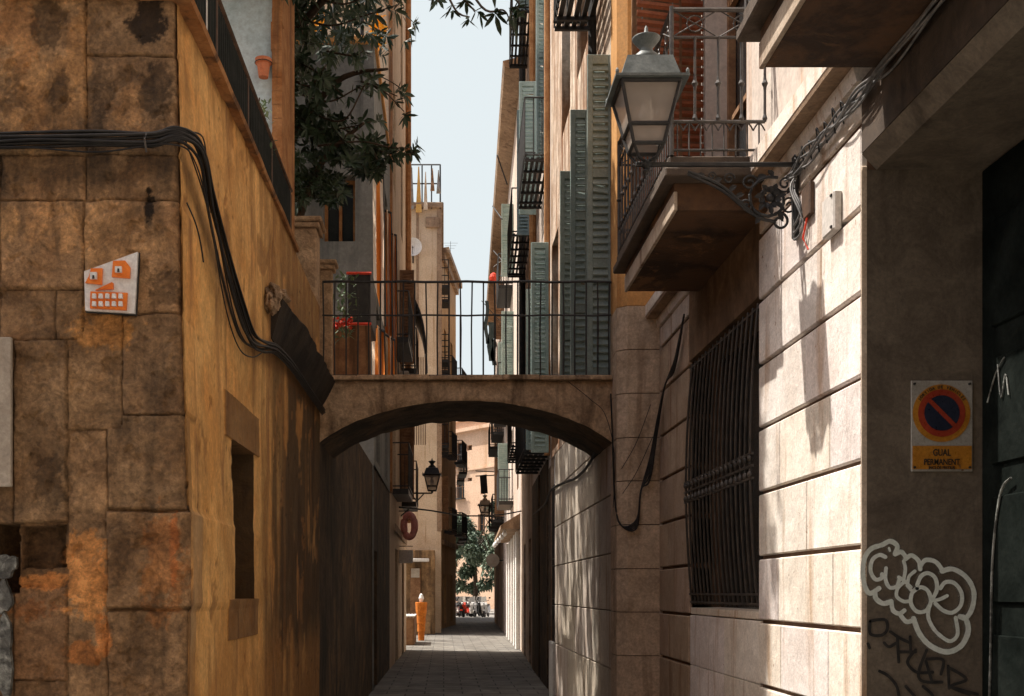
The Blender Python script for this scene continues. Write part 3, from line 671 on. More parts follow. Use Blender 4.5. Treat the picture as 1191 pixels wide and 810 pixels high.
# window grille
b = MB(); 
wd = MB(); wd.box(XW + .27, XW + .29, 7.17, 9.22, 1.47, 3.5); wd.build('window_pane', m_glass_dark, rb)
n = 17
def bow(z): return XW + .02 - .055 * math.sin(math.pi * max(0, min(1, (z - 1.50) / 1.95))) ** .8
for k in range(n):
    y = 7.24 + k * (1.92 / (n - 1)); b.tube([(bow(z), y, z) for z in [1.50 + i * 1.97 / 14 for i in range(15)]], .0095, 6)
    for zz in (2.36, 2.47): b.lathe((bow(zz), y, zz), [(.006, -.03), (.017, -.015), (.021, 0), (.017, .015), (.006, .03)], 8)
for zz in (1.52, 1.585, 2.335, 2.415, 2.495, 3.44):
    b.box(bow(zz) - .008, bow(zz) + .008, 7.18, 9.21, zz - .008, zz + .008)
gr = b.build('window_grille', m_rail_grey, rb)

# balconies of the near house
def stone_balcony(y0, y1, name_extra=None):
    b = MB()
    b.prism([(1.46, 3.985), (XW + .02, 3.985), (XW + .02, 4.152), (1.44, 4.152), (1.44, 4.11), (1.46, 4.09)], y0 + .12, y1 - .12)
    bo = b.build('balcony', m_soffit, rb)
    b = MB(); b.box(1.36, XW - .002, y0, y1, 4.155, 4.21, .008); b.box(1.385, XW - .003, y0 + .025, y1 - .025, 4.212, 4.29, .012)
    b.build('slab_edge', m_slab, bo)
    b = MB(); b.box(1.435, 1.458, y0 + .11, y1 - .11, 3.98, 4.10, .004); b.build('drip_edge', m_edge, bo)
    return bo
def ornate_rail(bo, y0, y1, front=True):
    """iron railing: turned balusters above, a band of small arches below"""
    b = MB(); x0 = 1.405; zb = 4.29; zm = 4.50; zt1 = 5.02; zt = 5.19
    runs = [((x0, y0 + .03), (x0, y1 - .03))]
    runs.append(((x0, y0 + .03), (XW - .04, y0 + .03))); runs.append(((x0, y1 - .03), (XW - .04, y1 - .03)))
    for (a, c) in runs:
        A = Vector((a[0], a[1], 0)); C = Vector((c[0], c[1], 0)); L = (C - A).length; d = (C - A) / L
        Z = lambda z: Vector((0, 0, z))
        for z, r in ((zb + .035, .008), (zm, .011), (zt1, .009), (zt, .014)): b.tube([A + Z(z), C + Z(z)], r, 6)
        n = max(2, round(L / .145))
        for k in range(n + 1):
            p = A + d * (L * k / n)
            b.lathe((p.x, p.y, 0), [(.009, zm), (.016, zm + .02), (.009, zm + .045), (.0085, zm + .19), (.011, zm + .215), (.020, zm + .235), (.011, zm + .255), (.0085, zm + .28), (.008, zt1 - .02), (.013, zt1)], 8)
        n2 = n * 2
        for k in range(n2):
            p = A + d * (L * (k + .5) / n2); b.tube([p + Z(zb), p + Z(zm)], .0055, 5)
            q = A + d * (L * k / n2); q2 = A + d * (L * (k + 1) / n2)
            arc = [q + (q2 - q) * t + Z(zm - .055 + .045 * math.sin(math.pi * t)) for t in [i / 6 for i in range(7)]]
            b.tube(arc, .005, 5)
        n3 = max(1, round(L / .30))                                   # upper frieze: circles and crosses
        for k in range(n3):
            q = A + d * (L * k / n3); q2 = A + d * (L * (k + 1) / n3)
            b.tube([q + Z(zt1), q2 + Z(zt)], .0045, 4); b.tube([q + Z(zt), q2 + Z(zt1)], .0045, 4)
            cc = (q + q2) / 2 + Z((zt + zt1) / 2); b.tube([cc + d * .05 * math.cos(t) + Z(.05 * math.sin(t)) for t in [i * math.pi / 6 for i in range(12)]], .0045, 4, closed=True)
    for yy in (y0 + .03, y1 - .03): b.tube([(x0, yy, zb), (x0, yy, zt + .02)], .014, 8)
    b.build('railing', m_rail_grey, bo)
b1 = stone_balcony(2.2, 5.2); ornate_rail(b1, 2.2, 5.2)
b1['label'] = 'nearer balcony, dark peeling soffit overhead'
b2 = stone_balcony(6.86, 8.98); ornate_rail(b2, 6.86, 8.98)
# small posts/caps on balcony corners
# blind hanging from the balcony door
bl = thing('wooden_blind', 'orange brown wooden slat blind hanging behind the ornate balcony railing above the lantern', 'blind', (1.7, 8.5, 4.4))
b = MB()
for k in range(46):
    z = 4.42 + k * .066
    for (xa, xb, yy, sl) in ((1.455, 1.775, 8.40, -.028), (1.84, XW - .01, 8.62, .0)):
        j = rnd.uniform(-.008, .008); yb_ = yy + .10 * sm(5.2, 7.4, z) + .015 * math.sin(z * 5)
        A = [(xa, yb_, z + j), (xb, yb_ + .02, z + j + sl)]
        vs = []
        for (x, y, zz) in A: vs += [(x, y, zz), (x, y - .012, zz + .022), (x, y - .006, zz + .048), (x, y + .008, zz + .050)]
        b.add(vs, [(0, 1, 5, 4), (1, 2, 6, 5), (2, 3, 7, 6), (3, 0, 4, 7), (0, 3, 2, 1), (4, 5, 6, 7)])
build_split(b, lambda v: v.x < 1.8, 'slats', m_blind, bl, None)
b = MB()
for x in (1.50, 1.73): b.tube([(x, 8.385, 4.42), (x, 8.49, 7.45)], .004, 4)
b.build('cord', m_iron, bl)
b = MB(); b.box(1.47, XW - .01, 8.72, 8.75, 4.40, 7.5); b.build('shade_board', m_wood, bl)  # added dark board standing in for the door's shadow behind the slats

# ------------------------------------------------------------------ second building on the right (green shutters)
gb = thing('shuttered_building', 'tall streaked building with green louvred shutters, right of the footbridge', 'building', (3, 12, 0))
XB = 1.63
b = MB(); acol = []
for r_ in range(10):                                                 # frontal pilaster of stone courses
    z0 = .0 + .4145 * r_ + .19; z0 = [0, .60, 1.005, 1.414, 1.82, 2.233, 2.642, 3.047, 3.461, 3.87][r_] + .004; z1 = [.60, 1.005, 1.414, 1.82, 2.233, 2.642, 3.047, 3.461, 3.87, 4.28][r_] - .004
    n0 = len(b.v); b.prismz([(XB + .09, 10.45), (XW - .001, 10.45), (XW - .001, 10.9), (XB, 10.9), (XB, 10.53)], z0, z1)
b.build('pilaster', m_pil, gb)
b = MB(); b.box(XB + .11, XW, 10.47, 10.9, 0, 4.28); b.build('pilaster_core', m_joint, gb)
b = MB(); b.prismz([(XB + .09, 10.452), (XW - .002, 10.452), (XW - .002, 10.9), (XB + .001, 10.9), (XB + .001, 10.53)], 4.281, 14); b.build('corner_wall', m_orange, gb)
up = MB()
ops = [(.15, 1.15, 3.72, 6.8), (1.75, 2.75, 3.72, 6.8), (3.5, 4.5, 3.72, 6.8), (5.0, 5.9, 3.72, 6.8), (.15, 1.15, 7.85, 10.6), (1.75, 2.75, 7.85, 10.6), (3.5, 4.5, 7.85, 10.6), (3.5, 4.5, 11.6, 14)]
Pg, L = facade(up, (XB, 10.9), (XB, 17.0), 3.62, 15, ops, .2, (1, 0)); up.quad((XB, 17, 0), (8, 17, 0), (8, 17, 15), (XB, 17, 15)); up.quad((XB, 10.9, 15), (8, 10.9, 15), (8, 17, 15), (XB, 17, 15))
up.build('upper_wall', m_streaky, gb)
for o in ops: window(gb, Pg, o, .2, m_green, m_glass_dark, 1, 3)
b = MB(); acol = []
for r_ in range(6):
    z0 = [.0, .85, 1.42, 1.98, 2.55, 3.1][r_]; z1 = [.85, 1.42, 1.98, 2.55, 3.1, 3.62][r_]
    js = [10.9, 12.3, 13.9, 15.4, 16.4] if r_ % 2 else [10.9, 11.6, 13.1, 14.7, 16.4]
    for i in range(4):
        t = tone(); addblock(b, XB, XB + .3, js[i] + .003, js[i + 1] - .003, z0 + .006, z1 - .006, .006, (t[0] * .72, t[1] * .68, t[2] * .62), acol)
b.build('ashlar_base', m_ash, gb, cols=acol)
b = MB(); b.box(XB + .03, 3, 10.9, 16.4, 0, 3.615); b.build('base_core', m_joint, gb)
b = MB(); b.box(XB - .03, XB + .3, 16.45, 17.0, .0, .86, .01); b.build('window_apron', m_white, gb); b = MB(); b.box(XB + .05, XB + .3, 16.43, 17.0, 3.2, 3.62); b.build('window_head', m_white, gb)
b = MB(); b.box(XB + .1, XB + .15, 16.42, 17, .86, 3.2); b.build('dark_window', m_glass_dark, gb)
b = MB()
for k in range(5): b.tube([(XB + .02, 16.48 + k * .11, .86), (XB + .02, 16.48 + k * .11, 3.2)], .008, 5)
for z in (1.4, 1.5, 2.0, 2.1): b.tube([(XB + .02, 16.42, z), (XB + .02, 17, z)], .01, 5)
b.build('window_grille', m_rail_grey, gb)
louvre(gb, 1.405, 1.665, 10.93, 3.70, 6.86, m_green, rails=(.34, .62), lab='green shutter nearest the lantern')
louvre(gb, 1.385, 1.60, 12.2, 3.70, 6.87, m_green, rails=(.3, .62))
louvre(gb, 1.36, 1.60, 13.05, 3.70, 6.52, m_green, rails=(.3, .62))
louvre(gb, 1.315, 1.58, 16.8, 3.70, 6.86, m_greenl, rails=(.4,), lab='pale blue green shutter standing open')
b = MB(); b.box(1.58, 1.62, 10.95, 11.0, 3.7, 6.85); b.box(1.64, 1.68, 10.905, 10.93, 6.9, 9.0); b.build('shutter_edge', m_green, gb)
iron_balcony(gb, XB, XB, 10.95, 12.2, 7.76, .42, -1)
b = MB(); b.tube([(XB - .03, 12.0, 6.5), (XB - .03, 12.0, 13)], .05, 10); b.build('downpipe', m_iron, gb)

# third, fourth and fifth buildings on the right
def XR(y):
    pts = [(17, 1.70), (23, 1.86), (30, 2.10), (34, 2.22), (44, 2.45), (60, 2.72), (72, 3.2)]
    for i in range(len(pts) - 1):
        if y <= pts[i + 1][0]: t = (y - pts[i][0]) / (pts[i + 1][0] - pts[i][0]); return pts[i][1] + (pts[i + 1][1] - pts[i][1]) * t
    return 3.2
def right_house(name, label, y0, y1, h, m, opens, shut=None, base=None, frm=None):
    t = thing(name, label, 'building', ((XR(y0) + 4), y0, 0)); b = MB()
    P, L = facade(b, (XR(y0), y0), (XR(y1), y1), 0, h, opens, .2, (1, 0))
    b.quad((XR(y0), y0, 0), (9, y0, 0), (9, y0, h), (XR(y0), y0, h)); b.quad((XR(y1), y1, 0), (9, y1, 0), (9, y1, h), (XR(y1), y1, h)); b.quad((XR(y0), y0, h), (9, y0, h), (9, y1, h), (XR(y1), y1, h))
    b.build('wall', m, t)
    for o in opens: window(t, P, o, .2, frm or m_wood, m_glass_dark, 1, 3)
    return t, P
r3, P3 = right_house('plastered_building', 'pinkish white plastered building with slatted iron balconies, past the green shutters on the right', 17.0, 23.4, 20, m_pink,
                 [(.3, 1.2, .2, 2.6), (2.0, 2.9, .0, 2.6), (4.2, 5.2, 0, 2.7), (1.6, 2.6, 3.95, 6.5), (4.2, 5.1, 3.95, 6.5), (1.6, 2.6, 8.72, 11.1), (4.2, 5.1, 8.72, 11.1), (1.6, 2.6, 13.2, 15.6), (4.2, 5.1, 13.2, 15.6)])
iron_balcony(r3, 1.75, 1.80, 18.3, 20.6, 8.70, .42, -1)
iron_balcony(r3, 1.75, 1.80, 18.3, 21.4, 3.90, .42, -1, step=.1)
iron_balcony(r3, 1.75, 1.80, 18.3, 20.6, 13.4, .42, -1)
louvre(r3, 1.33, 1.62, 18.05, 3.9, 6.5, m_greenl, rails=(.5,)); louvre(r3, 1.42, 1.74, 21.0, 8.7, 11.2, m_greenl, rails=(.5,))
louvre(r3, 1.62, 1.80, 19.6, 9.0, 15.6, m_greenl, rails=(.3, .5, .8))
b = MB(); b.tube([(XR(18.0) - .06, 18.0, 3.8), (XR(18.0) - .06, 18.0, 20)], .05, 8); b.tube([(XR(22.2) - .07, 22.2, 5), (XR(22.2) - .07, 22.2, 20)], .07, 8); b.build('downpipe', m_rust, r3)
b = MB()
for ya, yb_, zt_ in ((17.32, 18.2, 3.6), (18.55, 20.6, 3.8), (20.95, 23.3, 3.8)): b.prismz([(XR(ya) - .025, ya), (XR(yb_) - .025, yb_), (XR(yb_) + .1, yb_), (XR(ya) + .1, ya)], 0, zt_)
b.build('dark_base_panels', m_dark, r3)  # dark panels laid over the lower wall and its openings
b = MB(); b.box(XR(17.1) - .03, 1.9, 17.02, 17.28, 0, .8, .01); b.build('white_plinth', m_white, r3)
r4, P4 = right_house('streaked_building', 'weathered building with brown run-off stains and stacked balconies, further along the right side', 23.4, 30.5, 19.5, m_streaky,
                 [(.8, 1.8, 4.9, 7.3), (3.6, 4.6, 4.9, 7.3), (.8, 1.8, 9.6, 12), (3.6, 4.6, 9.6, 12), (.8, 1.8, 14.3, 16.8), (3.6, 4.6, 14.3, 16.8), (1, 2, 0, 2.8), (4, 5, 0, 2.8)])
iron_balcony(r4, 1.90, 1.99, 24.2, 27.4, 9.35, .42, -1); iron_balcony(r4, 1.90, 1.99, 24.0, 26.6, 14.1, .42, -1); iron_balcony(r4, 1.90, 1.99, 24.4, 27.4, 4.8, .42, -1)
louvre(r4, 1.58, 1.86, 24.1, 9.3, 12.0, m_greenl); louvre(r4, 1.60, 1.86, 24.1, 14.1, 17.3, m_greenl)
b = MB(); b.tube([(XR(27.6) - .08, 27.6, 5), (XR(27.6) - .08, 27.6, 19)], .08, 8); b.build('downpipe', m_iron, r4)
ops5 = [(s, s + 1.0, z, z + 2.3) for z in (4.6, 8.2, 11.6) for s in (1.5, 5.5, 9.5, 14, 19, 24)] + [(s, s + 1.1, 0, 3.0) for s in (1.3, 3.4, 5.5, 9.5, 14, 19, 24)]
r5, P5 = right_house('eaved_building', 'long plastered building with a brown overhanging eave, furthest on the right', 30.5, 60.0, 15.8, m_pink, ops5)
b = MB()
b.add([(XR(y) + d, y, z) for y in (30.5, 60) for d, z in ((-.45, 15.95), (-.5, 16.1), (.3, 16.3), (.3, 15.82), (.0, 15.82))], [(0, 1, 2, 3, 4), (9, 8, 7, 6, 5)] + [(k, k + 5, (k + 1) % 5 + 5, (k + 1) % 5) for k in range(5)])
b.build('eave', m_brown, r5)
for y0, y1, z in ((36, 38.5, 8.0), (40, 42.5, 8.0), (36, 38.5, 11.5), (35.5, 38, 4.5), (44.5, 47, 4.5), (49, 51.5, 4.5), (44.5, 47, 8.0), (49, 52, 8.0)):
    iron_balcony(r5, XR(y0), XR(y1), y0, y1, z, .5, -1, slat=False, step=.16, r=.014)
for s in (31.2, 33.0, 35.1, 37.2, 39.3): b = MB(); b.box(XR(s) - .12, XR(s), s, s + .42, 0, 3.3, .01); b.build('shop_pilaster', m_white, r5)
b = MB(); b.add([(XR(y) + d, y, z) for y in (31.0, 39.8) for d, z in ((-.55, 3.36), (-.55, 3.46), (0, 3.8), (0, 3.36))], [(0, 1, 2, 3), (7, 6, 5, 4)] + [(k, k + 4, (k + 1) % 4 + 4, (k + 1) % 4) for k in range(4)]); b.build('shop_canopy', m_brown, r5)
for k in range(5):
    b = MB(); b.lathe((XR(31) - .42 + .02 * k, 31.4 + 2 * k, 3.26), [(.005, .1), (.03, .08), (.07, 0), (.07, -.04), (.03, -.09), (.004, -.1)], 10); b.build('globe_lamp', m_tilew, r5)

# ------------------------------------------------------------------ footbridge
fb = thing('footbridge', 'stone arched footbridge with a thin iron railing spanning the alley', 'bridge', (.2, 10.8, 3.6))
b = MB()
YF, YB = 10.8, 12.15; XA, XC = -1.21, 1.655
def arch(x):
    pts = [(372, 530), (385, 512), (420, 492), (455, 478), (500, 468), (545, 465), (590, 468), (635, 477), (670, 489), (695, 505), (715, 532)]
    px = VX + x * F / YF
    for i in range(len(pts) - 1):
        if px <= pts[i + 1][0] or i == len(pts) - 2:
            t = (px - pts[i][0]) / (pts[i + 1][0] - pts[i][0]); t = max(0, min(1, t))
            return WZ(pts[i][1] + (pts[i + 1][1] - pts[i][1]) * t, YF)
nx = 90; nz = 10; ny = 12; ZT = 3.64
zc_ = lambda x: WZ(466, YF) - (.36 * ((x - .215) / 1.44) ** 2 * (1 + .0)) - .07 * max(0, abs((x - .215) / 1.44)) ** 8
idx = {}
def V(p):
    b.v.append(Vector(p)); return len(b.v) - 1
fr = [[V((XA + (XC - XA) * i / nx, YF + .010 * fbm(i * .12, j * .3, 1, 4) + (.012 if j == 0 else 0), zc_(XA + (XC - XA) * i / nx) + (ZT - zc_(XA + (XC - XA) * i / nx)) * j / nz + (.006 * N3(i * .3, 0, 0) if j == 0 else 0))) for j in range(nz + 1)] for i in range(nx + 1)]
for i in range(nx):
    for j in range(nz): b.f.append((fr[i][j], fr[i + 1][j], fr[i + 1][j + 1], fr[i][j + 1]))
sf = [[fr[i][0] if k == 0 else V((XA + (XC - XA) * i / nx, YF + (YB - YF) * k / ny, zc_(XA + (XC - XA) * i / nx) + .012 * fbm(i * .2, k * .5, 3, 4))) for k in range(ny + 1)] for i in range(nx + 1)]
for i in range(nx):
    for k in range(ny): b.f.append((sf[i][k], sf[i][k + 1], sf[i + 1][k + 1], sf[i + 1][k]))
for i in range(nx):
    x0, x1 = XA + (XC - XA) * i / nx, XA + (XC - XA) * (i + 1) / nx
    a_ = V((x0, YB, ZT)); c_ = V((x1, YB, ZT)); b.f.append((sf[i][ny], a_, c_, sf[i + 1][ny])); b.f.append((fr[i][nz], fr[i + 1][nz], c_, a_))
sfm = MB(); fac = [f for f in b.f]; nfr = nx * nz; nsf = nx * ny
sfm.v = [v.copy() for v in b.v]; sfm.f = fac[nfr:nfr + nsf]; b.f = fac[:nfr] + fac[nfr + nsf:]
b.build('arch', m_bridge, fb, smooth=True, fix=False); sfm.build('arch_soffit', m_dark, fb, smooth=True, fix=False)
b = MB(); 
for i in range(8):
    x0 = -1.19 + i * .352; b.box(x0, x0 + .349, 10.74, 12.2, 3.642 + .003 * (i % 2), 3.685 + .004 * (i % 3), .006)
b.build('deck_edge', m_bridge, fb)
b = MB(); yr = 10.86; zt = WZ(328, yr); zm_ = WZ(367, yr); z0 = 3.685
wb = lambda k, s: .006 * math.sin(k * 2.1 + s)
b.tube([(WX(375, yr) + (1.63 - WX(375, yr)) * i / 14, yr + wb(i, 1) * .6, zt + wb(i, 0) * .8) for i in range(15)], .0125, 6)
b.tube([(WX(375, yr) + (1.63 - WX(375, yr)) * i / 14, yr, zm_ + wb(i, 3) * .7) for i in range(15)], .009, 6); b.tube([(WX(375, yr), yr, z0 + .02), (1.63, yr, z0 + .02)], .009, 6)
for k in range(26):
    x = WX(376 + k * 13.3, yr); b.tube([(x, yr, z0 - .02), (x + wb(k, 2), yr, (z0 + zt) / 2), (x + wb(k, 5) * .6, yr, zt)], .0075, 6)
for k in range(13): x = WX(528.6 + k * 13.3 + 6.6, yr); b.tube([(x, yr, z0), (x, yr, zm_)], .006, 6)
b.build('railing', m_iron, fb)
# ------------------------------------------------------------------ on the left terrace
t = thing('terrace_fence', 'dark screened metal fence standing on the ochre side wall', 'fence', (-1.27, 5.2, 4.39))
b = MB(); 
for k in range(64):
    y = 5.2 + k * .064; b.box(-1.285, -1.262, y, y + .05, 4.40, 4.90, .002)
b.build('slats', m_fence, t)
b = MB(); b.tube([(-1.265, 5.15, 4.93), (-1.265, 9.28, 4.93)], .014, 6)
for k in range(5): b.box(-1.30, -1.26, 5.2 + k, 5.24 + k, 4.39, 4.94)
b.build('fence_frame', m_iron_rust, t)
b = MB(); b.tube([(-1.25, 5.9, 4.40), (-1.25, 5.9, 5.05)], .004, 5); b.build('white_wire', m_white, t)
# ---- pale blue house
t = thing('blue_house', 'pale blue rendered house end with a rusty corner, above the terrace fence', 'building', (-4, 9.4, 3.67))
b = MB(); b.box(-7, -1.40, 9.35, 10.4, 3.6, 8.3); b.build('wall', m_blue, t)
b = MB()
for k in range(40):
    z0 = 3.7 + k * .115; q = .02 * N3(0, 0, z0 * 3)
    b.box(-1.40 - .03 + q, -1.345 + q * .5, 9.30, 9.42, z0, z0 + .118)
b.box(-1.402, -1.388, 9.42, 10.402, 3.6, 8.29)
b.build('rusty_corner', m_rust, t)
b = MB(); b.box(-7, -2.0, 10.41, 12.7, 3.6, 9.6); b.build('added_shade_block', m_cream, t)  # unseen block added behind the house to shade the right wall
b = MB(); b.box(-7.1, -1.33, 9.25, 10.5, 8.3, 8.45, .02); b.build('roof', m_brown, t)
t = thing('flower_pot', 'terracotta pot hanging on the pale blue wall', 'pot', tuple(W(306, 90, 9.25)))
p = W(306, 89, 9.25); b = MB(); b.lathe((p.x, 9.27, p.z), [(.040, 0), (.055, .11), (.068, .112), (.070, .15), (.060, .15), (.05, .10)], 16); b.build('pot', m_terra, t)
b = MB(); b.tube([(p.x + .07 * math.cos(a), 9.27 + .07 * math.sin(a), p.z + .118) for a in [i * math.pi / 8 for i in range(16)]], .004, 5, closed=True); b.build('ring', m_iron, t)

def leaf(b, o, d, up, L, wd):
    """one folded pointed leaf from point o in direction d"""
    d = d.normalized(); s = d.cross(up)
    if s.length < .05: s = d.cross(Vector((1, 0, 0)))
    s.normalize(); n = s.cross(d)
    dr = Vector((0, 0, -1)) * L * .18
    a = o; m1 = o + d * L * .35 + s * wd * .42 + n * wd * .12; m2 = o + d * L * .35 - s * wd * .42 + n * wd * .12
    q1 = o + d * L * .70 + s * wd * .40 + n * wd * .08 + dr * .5; q2 = o + d * L * .70 - s * wd * .40 + n * wd * .08 + dr * .5
    c1 = o + d * L * .5 + dr * .2; e = o + d * L + dr
    k = len(b.v); b.v += [a, m1, m2, q1, q2, c1, e]
    b.f += [(k, k + 1, k + 5), (k, k + 5, k + 2), (k + 1, k + 3, k + 5), (k + 2, k + 5, k + 4), (k + 3, k + 6, k + 5), (k + 4, k + 5, k + 6)]
rv = lambda r=1: Vector((random.uniform(-r, r), random.uniform(-r, r), random.uniform(-r, r)))
def whorl(b, o, ax, L, n=8):
    ax = ax.normalized(); s = ax.cross(Vector((.3, .2, 1))).normalized(); u = s.cross(ax)
    for k in range(n):
        a = 2 * math.pi * k / n + random.uniform(-.3, .3); d = (s * math.cos(a) + u * math.sin(a)) + ax * random.uniform(.1, .8)
        leaf(b, o + ax * random.uniform(-.03, .02), d, ax, L * random.uniform(.75, 1.15), L * random.uniform(.28, .38))
# ---- tree
tr = thing('broadleaf_tree', 'dark broadleaf tree with clusters of glossy pointed leaves growing on the left terrace', 'tree', (-1.75, 12.3, 3.67))
random.seed(11)
b = MB(); 
limbs = []
def limb(pts, r0, r1):
    c = catm(pts, 6); n = len(c); b.tube(c, [r0 + (r1 - r0) * i / (n - 1) for i in range(n)], 7); limbs.append(c); return c
limb([(-1.75, 12.3, 3.6), (-1.72, 12.1, 5.0), (-1.66, 11.8, 6.4), (-1.72, 11.5, 8.0), (-2.1, 11.4, 9.6)], .13, .05)
limb([(-1.72, 12.2, 5.2), (-1.3, 11.6, 6.0), (-.8, 11.2, 6.3)], .05, .015)
limb([(-1.70, 11.9, 6.3), (-1.1, 11.4, 6.8), (-.55, 11.0, 6.75)], .05, .012)
limb([(-1.70, 11.6, 7.2), (-1.0, 11.0, 7.6), (-.3, 10.4, 7.5)], .05, .012)
limb([(-1.72, 11.5, 8.0), (-1.0, 10.6, 8.6), (-.1, 9.6, 8.3), (.35, 8.8, 7.0), (.55, 8.4, 6.20)], .06, .006)
limb([(-1.9, 11.5, 8.6), (-1.6, 13.0, 9.3), (-1.2, 15, 9.8)], .06, .02)
limb([(-1.9, 11.5, 8.4), (-1.6, 10, 8.8), (-1.3, 8.6, 8.9)], .06, .02)
trunk = b
crown = MB()
def region(px0, px1, py0, py1, n, Ya, Yb, L=.17, dens=None):
    k = 0
    while k < n:
        px = random.uniform(px0, px1); py = random.uniform(py0, py1); Y = random.uniform(Ya, Yb)
        k += 1
        if dens and random.random() > dens(px, py): continue
        o = W(px, py, Y); ax = Vector((random.uniform(-.6, .9), random.uniform(-1, .3), random.uniform(-.5, .8)))
        whorl(crown, o, ax, L, random.randint(6, 9))
def clump(c, r, n, L=.17):
    for k in range(n):
        v = rv(); 
        while v.length > 1: v = rv()
        v = v * (.55 + .45 * v.length)
        o = Vector(c) + Vector((v.x * r[0], v.y * r[1], v.z * r[2])); whorl(crown, o, v + rv(.5) + Vector((0, 0, .2)), L, random.randint(6, 9))
# lower dense mass seen beside the grey house
def dn(px, py): return .08 + .92 * (fbm(px * .05, py * .05, 5, 3) > -.12)
region(324, 400, 128, 236, 520, 11.2, 12.9, .105, dn)
region(402, 440, 165, 205, 40, 11.2, 12.2, .15)
region(325, 360, 0, 130, 150, 11.0, 12.8, .12, dn)
def sprig(pts, n, L=.13, sp=.14):
    """twig along px points (px,py,Y) with whorls"""
    P_ = catm([W(*p) for p in pts], 6); trunk.tube(P_, [.012 - .008 * i / len(P_) for i in range(len(P_))], 5)
    for k in range(n):
        o = P_[int((k + .5) / n * (len(P_) - 1))] if k < n - 1 else P_[-1]
        o = o + rv(sp * .5); whorl(crown, o, (P_[-1] - P_[0]).normalized() + rv(.6), L * random.uniform(.85, 1.15), random.randint(6, 9))
for s in ([(340, 70, 11.5), (370, 85, 11.3), (400, 112, 11.2)], [(350, 110, 11.5), (385, 118, 11.3), (425, 100, 11.2), (462, 112, 11.0)],
          [(360, 130, 11.4), (400, 140, 11.2), (432, 90, 11.0), (470, 105, 10.9)], [(345, 20, 11.2), (385, 30, 11), (425, 18, 10.8), (462, 6, 10.6)],
          [(360, -5, 11), (400, 5, 10.9), (440, -10, 10.8), (470, -8, 10.6)], [(350, 150, 11.5), (395, 150, 11.4), (432, 142, 11.2)], [(370, 170, 11.3), (420, 165, 11.1), (455, 172, 11.0), (478, 172, 10.9)],
          [(400, 150, 11.4), (440, 175, 11.2), (470, 180, 11), (484, 176, 10.9)], [(335, 90, 11.3), (360, 100, 11), (380, 75, 10.9)], [(420, 95, 11), (445, 105, 10.9), (470, 130, 10.8)],
          [(330, -20, 11), (345, 10, 10.9), (352, 40, 10.8)], [(380, 60, 11), (410, 65, 10.9), (422, 60, 10.8)], [(430, 165, 11.2), (440, 190, 11.1), (438, 196, 11.0)]):
    sprig(s, random.randint(5, 8))
# twig hanging from above, over the alley
sprig([(480, -60, 8.9), (520, -20, 8.6), (545, 5, 8.5), (552, 14, 8.4)], 4, .10, .05); sprig([(480, -50, 8.9), (505, -10, 8.7), (510, 3, 8.6)], 3, .10, .05)
sprig([(520, -60, 8.6), (560, 8, 8.4), (585, 12, 8.3), (592, 22, 8.3)], 3, .14, .05); sprig([(540, -30, 8.5), (600, 0, 8.3), (597, 14, 8.3)], 2, .14, .05)
sprig([(510, -30, 8.6), (530, 12, 8.5), (546, 20, 8.4)], 3, .09, .05)
# upper crown, over the frame's top
for (x0, x1, y0, y1, z0, z1, n_) in ((-2.3, -1.0, 9.8, 12.6, 7.2, 10.0, 900), (-2.2, -1.1, 8.35, 10.5, 6.5, 9.6, 1000), (-2.4, -.75, 8.5, 13.2, 7.2, 10.4, 2300), (-3.1, -1.9, 12.5, 18, 7.6, 12, 1100)):
    for k in range(n_):
        o = Vector((random.uniform(x0, x1), random.uniform(y0, y1), random.uniform(z0, z1)))
        if fbm(o.x * .9, o.y * .9, o.z * .9, 2) < -.42: continue
        if o.x > -2.2 and o.z < 1.6 + .53 * o.y + .15: continue
        whorl(crown, o, rv() + Vector((0, 0, .2)), .19, random.randint(6, 9))
for c in (((-2.4, 11.5, 8.6), (1.2, 1.6, 1.2), 120), ((-1.2, 10.4, 9.0), (.9, 1.3, .8), 120), ((-1.6, 13.4, 9.2), (1.1, 1.6, 1.0), 150), ((-1.3, 15.6, 9.9), (1.0, 1.5, .8), 110),
          ((-1.5, 8.9, 8.9), (.9, 1.0, .7), 80), ((-2.7, 12, 7.0), (1.0, 1.3, 1.1), 140)): clump(*c)
trunk.build('trunk', m_bark, tr, smooth=True)
crown.build('crown', m_leaf, tr, fix=False)
# small climbing plant at the fence
t = thing('climbing_plant', 'wispy climbing plant against the dark fence beside the blue wall', 'plant', (-1.3, 8.4, 4.4))
b = MB(); random.seed(4)
for k in range(110):
    o = W(random.gauss(302, 7), random.uniform(118, 185), 8.2 + random.uniform(-.15, .25)); leaf(b, o, rv() + Vector((0, -.3, .2)), Vector((0, 0, 1)), .06, .022)
b.build('leaves', m_leaf2, t, fix=False)
b = MB(); b.tube([(-1.38, 8.3, 4.4), (-1.37, 8.3, 4.9), (-1.36, 8.25, 5.25)], .006, 5); b.build('stem', m_bark, t)

